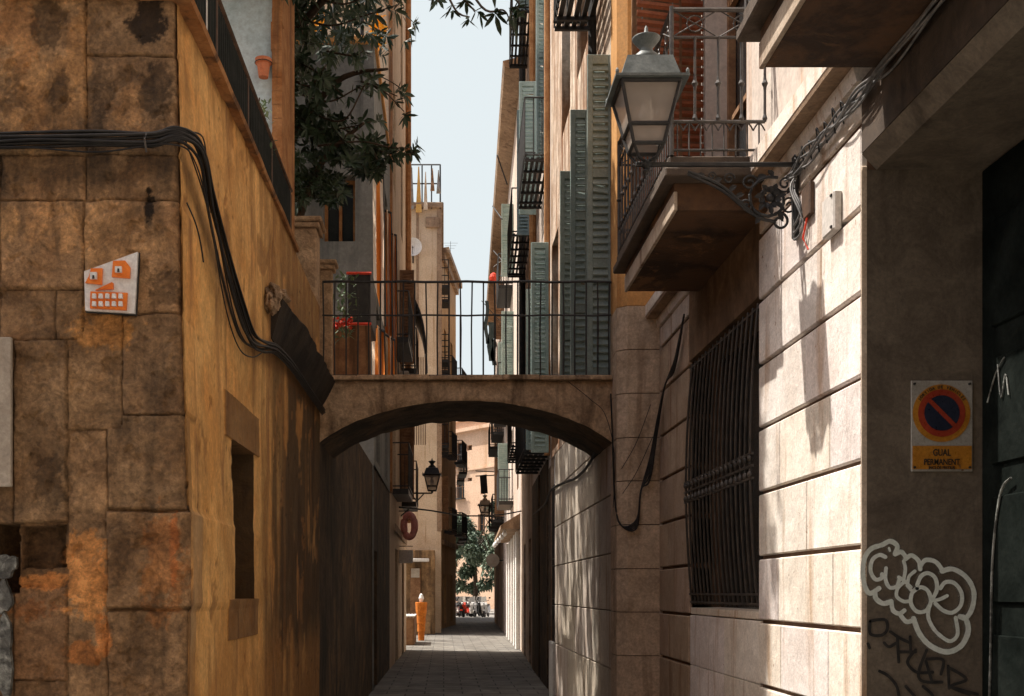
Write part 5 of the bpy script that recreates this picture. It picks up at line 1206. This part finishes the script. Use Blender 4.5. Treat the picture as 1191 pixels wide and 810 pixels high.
# ------------------------------------------------------------------ lanterns
def lantern_body(t, cx, cy, zb, ze, he, hb, sc=1.0, capm=None):
    """four-sided street lantern: glass body from zb (half width hb) up to the eaves ze (half width he)"""
    fr = MB(); gl = []
    ht = he * .80
    for sx in (-1, 1):
        for sy in (-1, 1): fr.tube([(cx + sx * hb, cy + sy * hb, zb), (cx + sx * ht, cy + sy * ht, ze)], .011 * sc, 6)
    for z, h, r in ((zb, hb, .011), (ze - .005, ht, .013), (zb + .10 * sc, hb + (ht - hb) * .10 * sc / (ze - zb), .012)):
        for a, c in (((-1, -1), (1, -1)), ((1, -1), (1, 1)), ((1, 1), (-1, 1)), ((-1, 1), (-1, -1))): fr.tube([(cx + a[0] * h, cy + a[1] * h, z), (cx + c[0] * h, cy + c[1] * h, z)], r * sc, 6)
    fr.build('frame', m_iron, t)
    def ring(z): f = (z - zb) / (ze - zb); return hb + (ht - hb) * f
    for k in range(4):
        a = k * math.pi / 2; g_ = MB(); z0, z1 = zb + .01, ze - .01; q = .004
        def pt(s, z): h = ring(z) - q; x, y = s * h, -h; return (cx + x * math.cos(a) - y * math.sin(a), cy + x * math.sin(a) + y * math.cos(a), z)
        g_.quad(pt(-1, z0), pt(1, z0), pt(1, z1), pt(-1, z1)); g_.build('glass_pane', m_lampglass, t, fix=False)
    rf = MB(); m = capm or m_lampcap
    def sq(h, z): return [(cx - h, cy - h, z), (cx + h, cy - h, z), (cx + h, cy + h, z), (cx - h, cy + h, z)]
    prof = [(he, ze), (he, ze + .014 * sc), (he * .80, ze + .028 * sc), (he * .62, ze + .15 * sc), (he * .34, ze + .165 * sc)]
    rings = [sq(h, z) for h, z in prof]; vs = [p for r_ in rings for p in r_]
    rf.add(vs, [(i * 4 + k, i * 4 + (k + 1) % 4, (i + 1) * 4 + (k + 1) % 4, (i + 1) * 4 + k) for i in range(len(rings) - 1) for k in range(4)] + [(16, 17, 18, 19), (3, 2, 1, 0)])
    r_ = rf.build('roof', m, t)
    b = MB(); b.lathe((cx, cy, ze + .160 * sc), [(.085 * sc, 0), (.075 * sc, .035 * sc), (.04 * sc, .065 * sc), (.035 * sc, .085 * sc), (.055 * sc, .105 * sc), (.078 * sc, .135 * sc), (.080 * sc, .142 * sc), (.05 * sc, .155 * sc), (.022 * sc, .165 * sc), (.012 * sc, .18 * sc), (.010 * sc, .20 * sc), (.003 * sc, .215 * sc)], 24)
    b.build('vent_cap', m, t, smooth=True)
    b = MB()
    for sx in (-1, 1):
        for sy in (-1, 1): b.lathe((cx + sx * he * .95, cy + sy * he * .95, ze + .012), [(.004, 0), (.010 * sc, .012 * sc), (.010 * sc, .022 * sc), (.003, .034 * sc)], 8)
    b.build('corner_finials', m, t)
    b = MB(); b.lathe((cx, cy, ze - .10 * sc), [(.02 * sc, .09 * sc), (.03 * sc, .03 * sc), (.045 * sc, -.03 * sc), (.03 * sc, -.08 * sc), (.005, -.10 * sc)], 12); b.build('bulb', m_tilew, t, smooth=True)
def spiral(c, r0, r1, a0, turns, pl='xz', n=26, y=0):
    out = []
    for i in range(n + 1):
        f = i / n; a = a0 + turns * 2 * math.pi * f; r = r0 + (r1 - r0) * f
        out.append((c[0] + r * math.cos(a), y, c[1] + r * math.sin(a)))
    return out
t = thing('wall_lantern', 'large four-sided street lantern on a scrolled iron bracket on the pale ashlar wall', 'street lamp', (2.02, 6.375, 4.03))
lcx, lcy = 1.155, 6.375
lantern_body(t, lcx, lcy, 4.13, 4.455, .205, .085)
b = MB()
for sx in (-1, 1):
    for sy in (-1, 1): b.tube([(lcx + sx * .085, lcy + sy * .085, 4.13), (lcx + sx * .05, lcy + sy * .05, 4.065), (lcx, lcy, 4.05)], .009, 6)
b.lathe((lcx, lcy, 3.985), [(.004, 0), (.02, .015), (.012, .03), (.03, .045), (.035, .06), (.015, .08)], 12)
b.build('cradle', m_iron, t)
yb = lcy
b = MB(); b.box(lcx - .06, XW - .0, yb - .012, yb + .012, 4.028, 4.05, .003)
b.box(XW - .028, XW - .002, yb - .03, yb + .03, 3.62, 4.09, .005)
def zz(px, py): q = W(px, py, yb); return (q.x, yb, q.z)
b.tube(catm([zz(800, 200), zz(835, 214), zz(862, 236), zz(880, 252), zz(900, 258)], 8), .010, 7)
b.tube(catm([zz(800, 203), zz(840, 222), zz(870, 246), zz(890, 256)], 8), .008, 7)
b.build('bracket_arm', m_iron, t)
b = MB()
def SP(px, py, r0, r1, a0, tn, th): c = W(px, py, yb); b.tube(spiral((c.x, c.z), r0 * yb / F, r1 * yb / F, a0, tn, y=yb), th, 6)
SP(895, 232, 27, 4, 1.2, 1.8, .009); SP(895, 232, 20, 3, 4.2, 1.6, .007); SP(893, 231, 9, 8.5, 0, 1, .008)
SP(907, 258, 11, 3, 2.2, -1.3, .008); SP(913, 214, 10, 2, 4, 1.5, .006); SP(872, 213, 10, 2, 0, 1.4, .006); SP(848, 208, 7, 1.5, 0, 1.4, .005); SP(828, 205, 5, 1, 0, 1.3, .005); SP(868, 240, 8, 2, 3, -1.4, .006); SP(918, 240, 10, 3, 1, 1.3, .006)
for k in range(14):
    a = k / 14 * 2 * math.pi; c = W(895, 231, yb); rr = (.058 if k % 2 else .085)
    p0 = Vector((c.x + .03 * math.cos(a), yb - .01, c.z + .03 * math.sin(a))); p1 = Vector((c.x + rr * math.cos(a + .3), yb - .022, c.z + rr * math.sin(a + .3))); leaf(b, p0, p1 - p0, Vector((0, -1, 0)), (p1 - p0).length * 1.2, .035)
b.lathe((0, 0, 0), [(.004, .02), (.018, .012), (.024, 0), (.02, -.012)], 10)
k0 = len(b.v) - 40; c = W(895, 231, yb)
for i in range(k0, len(b.v)): v = b.v[i]; b.v[i] = Vector((c.x + v.x, yb - .012 - v.z, c.z + v.y))
for (px, py, ang) in ((880, 208, .5), (900, 206, 2.2), (886, 250, 4.0), (905, 246, 5.2), (866, 226, 3.3), (857, 216, 3.6), (840, 208, 3.4), (915, 226, 1), (922, 252, 5), (820, 203, 3.3)):
    p0 = W(px, py, yb); leaf(b, p0, Vector((math.cos(ang), -.1, math.sin(ang))), Vector((0, -1, 0)), .06, .035)
b.build('scrollwork', m_iron, t)
# the small lantern in the distance on the left and another on the right
t = thing('street_lamp', 'dark bracket street lamp in the distance, on the left facade above the donut sign', 'street lamp', (-1.05, 28, 4.1), 'bracket lamps down the alley')
c = W(502.5, 556, 28); lantern_body(t, c.x, 28, WZ(571, 28), WZ(553, 28), .24, .10, 1.15, m_iron)
b = MB(); b.tube([(-1.08, 28, 4.08), (c.x, 28, 4.08)], .022, 6); b.tube(catm([(-1.08, 28, 3.5), (-.8, 28, 3.75), (-.5, 28, 4.06)], 6), .018, 6); b.tube(spiral((-.85, 3.90), .14, .03, 0, 1.5, y=28), .012, 5); b.tube([(c.x, 28, 4.08), (c.x, 28, 4.16)], .03, 6); b.build('bracket_arm', m_iron, t)
t = thing('street_lamp', 'pale bracket street lamp hanging from the right facade in the far distance', 'street lamp', (2.6, 52, 5), 'bracket lamps down the alley')
c = W(564, 592, 52); lantern_body(t, c.x, 52, WZ(600, 52), WZ(588, 52), .34, .16, 1.5, m_cream)
b = MB(); b.tube([(c.x, 52, WZ(601, 52)), (2.62, 52, WZ(601, 52))], .03, 6); b.tube(catm([(c.x + .2, 52, WZ(601, 52)), (2.3, 52, 4.7), (2.62, 52, 4.4)], 5), .03, 6); b.build('bracket_arm', m_iron, t)
t = thing('round_sign', 'round pale sign on a short arm, right side of the far alley', 'sign', (2.4, 46, 2.9))
c = W(573, 652, 46); b = MB(); b.tube([c + Vector((0, -.04, 0)), c + Vector((0, .04, 0))], .28, 20); b.build('disc', m_slate, t); b = MB(); b.tube([c, (2.55, 46, c.z)], .025, 6); b.build('arm', m_iron, t)
# drying laundry on the far right balcony
t = thing('hanging_laundry', 'dark clothes drying under a far right balcony rail', 'laundry', tuple(W(568, 560, 50)))
b = MB()
for (px, y0, y1, w_) in ((571, 375, 420, 7), (566, 350, 400, 4), (574, 395, 425, 5)):
    for i in range(8):
        a, c_ = W(px + 1.2 * math.sin(i), y0 + (y1 - y0) * i / 8, 40), W(px + 1.2 * math.sin(i + 1), y0 + (y1 - y0) * (i + 1) / 8, 40); hw = w_ * 40 / F / 2
        b.add([a + Vector((-hw, 0, 0)), a + Vector((hw, 0, 0)), c_ + Vector((hw, 0, 0)), c_ + Vector((-hw, 0, 0)), a + Vector((-hw, .03, 0)), a + Vector((hw, .03, 0)), c_ + Vector((hw, .03, 0)), c_ + Vector((-hw, .03, 0))], [(0, 1, 2, 3), (7, 6, 5, 4), (0, 3, 7, 4), (1, 5, 6, 2)])
b.build('clothes', m_cloth_t, t)
b = MB(); b.tube([W(560, 350, 40), W(580, 372, 40), W(596, 378, 40)], .012, 5); b.build('line', m_iron, t)
t = thing('hanging_jacket', 'black jacket drying on a pole in front of the peach house', 'laundry', tuple(W(562, 560, 60)))
b = MB(); b.prism([(WX(558, 60), WZ(553, 60)), (WX(566, 60), WZ(552, 60)), (WX(567.5, 60), WZ(574, 60)), (WX(559.5, 60), WZ(574, 60))], 60, 60.08); b.build('cloth', m_iron, t)
b = MB(); b.tube([W(553, 548, 60), (2.75, 60, WZ(549, 60))], .03, 5); b.tube([W(553, 554, 60), (2.75, 60, WZ(553, 60))], .03, 5); b.build('pole', m_iron, t)
t = thing('rooftop_antenna', 'thin television antenna on the corniced house roof', 'antenna', (WX(525, 53), 53, 16.7))
b = MB(); x = WX(524, 53); b.tube([(x, 53, 16.6), (x, 53, WZ(281, 53))], .010, 5)
for k, z in enumerate((WZ(283, 53), WZ(286, 53), WZ(289, 53))): b.tube([(x - .35 + .08 * k, 53, z), (x + .35 - .08 * k, 53, z)], .006, 4)
b.build('mast', m_iron, t)
t = thing('red_lantern', 'small red lantern hanging from the far right eave line', 'lantern', tuple(W(574, 322, 42)))
c = W(574, 323, 42); b = MB(); b.lathe(tuple(c - Vector((0, 0, .18))), [(.03, 0), (.14, .08), (.16, .18), (.12, .3), (.03, .36)], 12); b.build('shade', m_red, t); b = MB(); b.tube([c, c + Vector((0, 0, .4)), c + Vector((.4, 0, .7))], .01, 4); b.build('hanger', m_iron, t)

# ------------------------------------------------------------------ cables
def cable(name, label, strands, m, r=.008):
    b = MB()
    for pts in strands: b.tube(catm(pts, 8), r, 6)
    return tag(b.build(name, m, None, smooth=True), label, 'cable')
random.seed(21)
st = []
for k in range(8):
    dz = (k - 3.5) * .0085 + .0; dy = -.022 - .010 * (k % 3)
    f = [(x, 5.2 + dy - .01, WZ(166, 5.2) + dz + .006 * math.sin(x * 7 + k) - (.012 if x < -1.9 else 0)) for x in (-4.5, -3.6, -2.8, -2.3, -1.9, -1.6, -1.35)]
    s = [(-1.235, 5.17, 3.72 + dz)]
    ex = (k % 4) * .07 if k < 5 else 0
    for (y, z) in ((5.30, 3.70), (5.55, 3.58 - ex * .5), (5.95, 3.40 - ex * .9), (6.35, 3.25 - ex * .9), (6.75, 3.14 - ex * .25), (7.2, 3.18), (7.75, 3.28), (8.6, 3.33), (9.6, 3.33), (10.75, 3.34)):
        s.append((-1.165 + .012 * (k % 3), y, z + dz * 1.0 + .014 * math.sin(k * 2.3 + y * 2.2) * (y < 7.4)))
    st.append(f + s)
cable('cable_bundle', 'thick black cable bundle running round the stone corner and sagging along the ochre wall', st, m_black, .0075)
st = [[(-1.20, 5.22, 3.42), (-1.17, 5.27, 3.34), (-1.165, 5.36, 3.27), (-1.165, 5.42, 3.20)], [(-1.22, 5.2, 3.74), (-1.165, 5.4, 3.80), (-1.165, 5.5, 3.66), (-1.165, 5.6, 3.50)]]
st += [[(-1.20, 5.2, 3.70), (-1.16, 5.5, 3.48), (-1.155, 5.9, 3.12), (-1.155, 6.3, 2.98), (-1.155, 6.75, 3.02), (-1.16, 7.2, 3.15)], [(-1.16, 5.6, 3.55), (-1.155, 6.1, 3.16), (-1.155, 6.5, 3.06), (-1.155, 7.0, 3.12)], [(-2.6, 5.16, WZ(180, 5.2)), (-2.0, 5.15, WZ(176, 5.2)), (-1.6, 5.16, WZ(181, 5.2)), (-1.26, 5.16, WZ(172, 5.2)), (-1.17, 5.3, 3.62), (-1.16, 5.7, 3.35)]]
cable('loose_cable', 'thin loose cable looping off the bundle at the stone corner', st, m_black, .004)
st = []
for k in range(7):
    o = random.uniform(-.02, .02); st.append([(XW - .05 + .02 * math.sin(k + y * 5) + .01 * k % .03, y, 3.965 + .028 * math.sin(y * 9 + k * 1.7) + o + (.0 if y < 6.2 else -.0)) for y in (2.5, 3.6, 4.3, 5.0, 5.3, 5.55, 5.8, 6.05, 6.25, 6.42)])
for k in range(3): st.append([(XW - .03, 6.3, 3.95), (XW - .05 - .01 * k, 6.28, 3.86), (XW - .03, 6.22 - .02 * k, 3.74 - .05 * k), (XW - .05, 6.28, 3.66 - .04 * k), (XW - .03, 6.36, 3.72), (XW - .04, 6.38, 3.92)])
cable('twisted_cables', 'grey twisted cable bundle along the ashlar wall above the lantern bracket', st, m_greycable, .0062)
st = [[(XW - .04, 5.5 + k * .12, 3.98), (XW - .06, 5.52 + k * .12, 4.02 + .02 * (k % 2)), (XW - .03, 5.56 + k * .12, 3.93)] for k in range(7)]
cable('cable_ties', 'dark cable fastenings sticking out of the grey bundle on the ashlar wall', st, m_black, .0045)
st = []
for k in range(5): st.append([(XW - .03, 9.25, 3.9), (XW - .035, 9.6, 3.6 - .02 * k), (XW - .04, 10.0, 3.45), (XW - .05, 10.3, 3.2 - .03 * k), (XW - .10, 10.40, 2.85 - .05 * k), (XW - .18, 10.42, 2.55), (1.80, 10.42, 2.28 - .02 * k), (1.66, 10.43, 2.22), (1.61, 10.50, 2.45), (1.60, 10.6, 3.1), (1.60, 10.7, 3.5)])
cable('drooping_cables', 'black cables drooping down the stone pilaster and round to the footbridge end', st, m_black, .008)
st = [[(1.93, 10.42, 3.35), (1.80, 10.43, 3.0), (1.66, 10.43, 2.75)], [(1.95, 10.42, 3.05), (1.8, 10.43, 2.72), (1.67, 10.43, 2.52)], [(1.2, 10.77, 3.63), (1.42, 10.76, 3.45), (1.55, 10.72, 3.3), (1.62, 10.6, 2.9), (1.60, 10.55, 2.4)]]
cable('thin_wires', 'thin loose wires crossing the stone pilaster by the footbridge', st, m_black, .0035)
st = [[(XB - .03, 11.4, 3.2), (XB - .03, 12.2, 3.02), (XB - .03, 13.4, 2.98), (XB - .03, 14.8, 3.05), (XB - .03, 16.6, 3.12), (1.72, 19, 3.1), (1.85, 23, 3.2)]]
cable('wall_cable', 'black cable along the right wall beneath the bridge arch', st, m_black, .018)
cable('cross_wire', 'black wire strung across the alley in the distance', [[(-1.1, 27, WZ(590, 27)), W(500, 594, 28), W(540, 600, 29), W(580, 599, 30), (2.1, 30.2, WZ(594, 30))]], m_black, .022)
for lab_, p_ in (('middle of the three thin wires under the far right eave', [W(573, 240, 33), W(584, 255, 31)]), ('lowest of the three thin wires under the far right eave', [W(574, 292, 40), W(590, 310, 36)]), ('topmost of the three thin wires under the far right eave', [W(578, 180, 31), W(590, 215, 31)])): cable('eave_wire', lab_, [p_], m_black, .02)['group'] = 'wires under the far right eave'

# ------------------------------------------------------------------ signs and small things on the near walls
t = thing('garage_sign', 'no-parking sign with orange panel reading GUAL PERMANENT on the dark door jamb', 'sign', tuple(W(1095, 548, 5.39)))
ys_ = 5.392; A = W(1059.5, 548.5, ys_); B = W(1131, 443, ys_)
b = MB(); b.box(A.x, B.x, ys_ - .003, ys_ + .004, A.z, B.z, .002); b.build('plate', m_signw, t)
b = MB(); y1 = ys_ - .0065; b.box(WX(1061, ys_), WX(1129.5, ys_), y1, y1 + .003, WZ(546, ys_), WZ(519, ys_)); b.build('orange_panel', m_signy, t)
c = W(1094.5, 481, ys_)
def disc(r, y, m, nm, r2=0):
    b = MB(); n = 48; rr = r * ys_ / F
    if r2: 
        q = r2 * ys_ / F; b.add([(c.x + k_ * math.cos(a), y, c.z + k_ * math.sin(a)) for a in [2 * math.pi * i / n for i in range(n)] for k_ in (q, rr)] , [(2 * i, 2 * i + 1, (2 * i + 3) % (2 * n), (2 * i + 2) % (2 * n)) for i in range(n)])
    else: b.tube([(c.x, y - .0006, c.z), (c.x, y + .0006, c.z)], rr, n)
    return b.build(nm, m, t, fix=not r2)
disc(33.5, ys_ - .0052, m_signy, 'orange_ring'); disc(27.5, ys_ - .0078, m_signr, 'red_ring'); disc(20.5, ys_ - .0104, m_signb, 'blue_disc')
b = MB(); d = Vector((1, 0, -1)).normalized(); n_ = Vector((1, 0, 1)).normalized(); L = 21 * ys_ / F; w_ = 2.6 * ys_ / F; yy = ys_ - .0125
b.quad(*[c + d * a * L + n_ * e * w_ + Vector((0, yy - c.y, 0)) for a, e in ((-1, -1), (1, -1), (1, 1), (-1, 1))]); b.build('red_bar', m_signr, t, fix=False)
yl = ys_ - .008
text_mesh('GUAL', .046, 'lettering', m_signk, t, (c.x, yl, WZ(530.5, ys_)), sx=.72); text_mesh('PERMANENT', .041, 'lettering', m_signk, t, (c.x, yl, WZ(541, ys_)), sx=.74)
text_mesh('INCLÒS FESTIUS', .0195, 'lettering', m_signk, t, (c.x, yl, WZ(546.0, ys_)), sx=.9)
arc = 'SORTIDA DE VEHICLES'; n = len(arc)
for i, ch in enumerate(arc):
    if ch == ' ': continue
    a = R(148 - 116 * i / (n - 1)); rr = 28.6 * ys_ / F
    text_mesh(ch, .020, 'lettering', m_signk, t, (c.x + rr * math.cos(a), ys_ - .0092, c.z + rr * math.sin(a)), rz=a - math.pi / 2, sx=.9)
b = MB()
for px, py in ((1063, 447), (1127, 447), (1063, 544), (1127, 544)): q = W(px, py, ys_); b.tube([(q.x, ys_ - .012, q.z), (q.x, ys_, q.z)], .006, 8)
b.build('screws', m_iron, t)
# graffiti on the jamb (part of the building)
yg = 5.396
def stroke(b, pts, wpx, y=yg, k=7):
    P_ = catm([W(p[0], p[1], 5.4) for p in pts], k); h = wpx * 5.4 / F / 2; L_ = []; R_ = []
    for i, p in enumerate(P_):
        d = (P_[min(i + 1, len(P_) - 1)] - P_[max(i - 1, 0)]); d.y = 0
        if d.length < 1e-6: d = Vector((1, 0, 0))
        d.normalize(); n = Vector((-d.z, 0, d.x)); hh = h * (1 + .12 * N3(p.x * 60, 0, p.z * 60))
        L_.append(Vector((p.x, y, p.z)) + n * hh); R_.append(Vector((p.x, y, p.z)) - n * hh)
    o = len(b.v); n = len(P_); b.v += L_ + R_; b.f += [(o + i, o + i + 1, o + n + i + 1, o + n + i) for i in range(n - 1)]
    for e, s in ((0, -1), (n - 1, 1)):
        o = len(b.v); cc = (L_[e] + R_[e]) / 2 - Vector((0, .00015, 0)); b.v += [cc] + [cc + Vector((h * math.cos(a), 0, h * math.sin(a))) for a in [i * math.pi / 5 for i in range(10)]]; b.f += [(o, o + 1 + i, o + 1 + (i + 1) % 10) for i in range(10)]
def zp(l): return [(995 + x * 150 / 639, 620 + y * 190 / 810) for x, y in l]
b = MB(); 
gl = [([(195, 105), (205, 65), (170, 42), (130, 60), (75, 80), (42, 130), (35, 200), (45, 265), (70, 300), (115, 275)], 22),
      ([(95, 290), (100, 325), (135, 350), (175, 340)], 22), ([(175, 340), (185, 385), (215, 400), (240, 385)], 20), ([(215, 400), (250, 440), (290, 430)], 20), ([(285, 425), (315, 500), (370, 560), (450, 590), (520, 560), (555, 490), (545, 430), (515, 415)], 24),
      ([(195, 105), (225, 95), (250, 125)], 20), ([(245, 130), (275, 112), (310, 140), (318, 180)], 20), ([(318, 165), (345, 135), (395, 145), (430, 190)], 20), ([(425, 190), (480, 180), (545, 220), (582, 290), (575, 370), (545, 420), (515, 415)], 22),
      ([(145, 120), (115, 110), (80, 135), (72, 190), (95, 230), (125, 225), (128, 205)], 18), ([(148, 175), (145, 230), (165, 270), (200, 265), (215, 225)], 17), ([(235, 140), (243, 180), (235, 230)], 16), ([(210, 220), (240, 240), (270, 270)], 16),
      ([(290, 190), (262, 215), (255, 245)], 15), ([(235, 245), (205, 275), (200, 315), (235, 340), (270, 335)], 16), ([(300, 275), (275, 300), (270, 350), (300, 390), (345, 385), (368, 340), (355, 290), (325, 270), (300, 275)], 18),
      ([(300, 260), (320, 215), (355, 200), (390, 225), (398, 280), (375, 330)], 18), ([(415, 275), (440, 245), (485, 250), (520, 300), (515, 360), (475, 395), (430, 385), (390, 350)], 18), ([(375, 335), (410, 330), (448, 312)], 16),
      ([(358, 370), (355, 420), (385, 480), (435, 525), (470, 535), (500, 500), (490, 420)], 17), ([(270, 285), (250, 262)], 14), ([(165, 90), (160, 75)], 10)]
for i, (pts, w2) in enumerate(gl): stroke(b, zp(pts), w2 * 150 / 639 * 1.1, yg - .0005 * i)
wg = b.build('white_graffiti', m_spray, rb, fix=False)
b = MB()
for i, (pts, w2) in enumerate(gl): stroke(b, zp(pts), w2 * 150 / 639 * 1.75, yg + .0022 - .00005 * i)
b.build('overspray', m_mist, wg, fix=False)
b = MB()
kl = [[(70, 440), (72, 500), (125, 508), (155, 480), (150, 435), (110, 430), (72, 438)], [(60, 550), (68, 570)], [(140, 545), (165, 565), (200, 545)], [(170, 490), (215, 520), (268, 545)], [(205, 520), (212, 640)], [(268, 515), (272, 600)], [(212, 590), (295, 590)], [(295, 580), (255, 640), (300, 690), (380, 690)],
      [(350, 580), (310, 690), (330, 735), (425, 740)], [(350, 625), (430, 630), (420, 700)], [(345, 635), (375, 735)], [(455, 660), (460, 770)], [(455, 665), (545, 725), (470, 760), (560, 800)], [(115, 685), (160, 710), (200, 760), (215, 830)], [(245, 760), (280, 800), (310, 840)], [(330, 760), (380, 810), (350, 850)], [(470, 765), (600, 800)]]
for i, pts in enumerate(kl): stroke(b, zp(pts), 15 * 150 / 639, yg - .009 - .0004 * i if False else yg - .0004 * i - .0002)
b.build('black_graffiti', m_sprayk, rb, fix=False)
# small meter box
t = thing('meter_box', 'small pale metal box on the sunlit ashlar wall beside the doorway corner', 'box', (XW, 5.72, 3.47))
ya, yb2 = XW * F / (981 - VX), XW * F / (961 - VX)
b = MB(); b.box(XW - .045, XW, 5.66, 5.84, 3.44, 3.64, .008); b.build('case', m_tin, t)
b = MB()
for z in (3.46, 3.62): b.box(XW - .052, XW - .045, 5.68, 5.70, z - .006, z + .006)
b.build('screws', m_iron, t)
t = thing('junction_box', 'small dark rusty junction plate under the cable bundle on the ashlar wall', 'box', (XW, 6.2, 3.7))
b = MB(); b.box(XW - .03, XW, 6.08, 6.22, 3.66, 3.84, .006); b.build('case', m_iron_rust, t)
b = MB(); b.tube([(XW - .02, 6.15, 3.66), (XW - .04, 6.16, 3.55), (XW - .02, 6.13, 3.48)], .006, 5); b.build('lead', m_red, t)
# face-like tile plaque on the left stone wall
t = thing('ceramic_plaque', 'white slanted plaque with orange ceramic pieces and little windows, on the stone facade', 'plaque', tuple(W(130, 363, 5.18)))
def pq(x, y, Y=5.17): q = W(70 + x * 120 / 972, 280 + y * 100 / 810, Y); return (q.x, q.z)
b = MB(); b.prism([pq(232, 295), pq(735, 112), pq(705, 690), pq(242, 662)], 5.160, 5.178); b.build('board', m_tilew, t)
b = MB(); b.prism([pq(225, 300), pq(744, 105), pq(714, 700), pq(236, 672)], 5.1785, 5.195); b.build('backing', m_iron, t)
b = MB(); yq = 5.146
b.prism([pq(305, 275), pq(412, 275), pq(405, 428), pq(250, 412), pq(285, 350)], yq, 5.1595); b.prism([pq(512, 205), pq(625, 203), pq(672, 265), pq(668, 368), pq(500, 355)], yq, 5.1595)
b.prism([pq(345, 478), pq(500, 405), pq(512, 412), pq(512, 468)], yq, 5.1595); b.prism([pq(300, 492), pq(645, 505), pq(635, 668), pq(296, 650)], yq, 5.1595)
b.build('orange_pieces', m_tileo, t)
yw = 5.132
for x, y, w_, h in ((335, 350, 62, 64), (568, 292, 60, 56)):
    b = MB(); b.prism([pq(x - w_ / 2, y + h / 2), pq(x - w_ / 2, y - h / 2), pq(x + w_ / 2, y - h / 2), pq(x + w_ / 2, y + h / 2)], yw, 5.1455); b.build('white_piece', m_tilew, t)
b = MB()
for k in range(5):
    for yy in (540, 612): x = 340 + k * 62; b.prism([pq(x - 19, yy + 22), pq(x - 15, yy - 22), pq(x + 17, yy - 20), pq(x + 20, yy + 24)], yw, 5.1455)
b.build('white_pieces', m_tilew, t)
b = MB()
for x, y in ((338, 365), (572, 302)): b.prism([pq(x - 9, y + 18), pq(x - 7, y - 14), pq(x + 8, y - 14), pq(x + 9, y + 18)], 5.126, 5.1315)
b.build('dark_slots', m_iron, t)
# hooks and clips for the cable on the facade
t = thing('cable_hook', 'pale metal hook under the cable bundle on the stone facade', 'hook', tuple(W(171, 176, 5.15)))
b = MB(); q = W(170, 158, 5.12); b.tube([(q.x, 5.12, q.z + .01), (q.x, 5.09, q.z - .03), (q.x + .004, 5.11, q.z - .08)], .005, 6); b.build('wire', m_rail_grey, t)
# unseen block added behind the viewer to cut skylight on the front facade
t = thing('added_skylight_block', 'plain unseen block added behind the viewer to cut skylight', 'building', (0, -9, 0))
b = MB(); b.box(-16, 14, -13, -9, 0, 14); b.build('wall', m_brown, t)
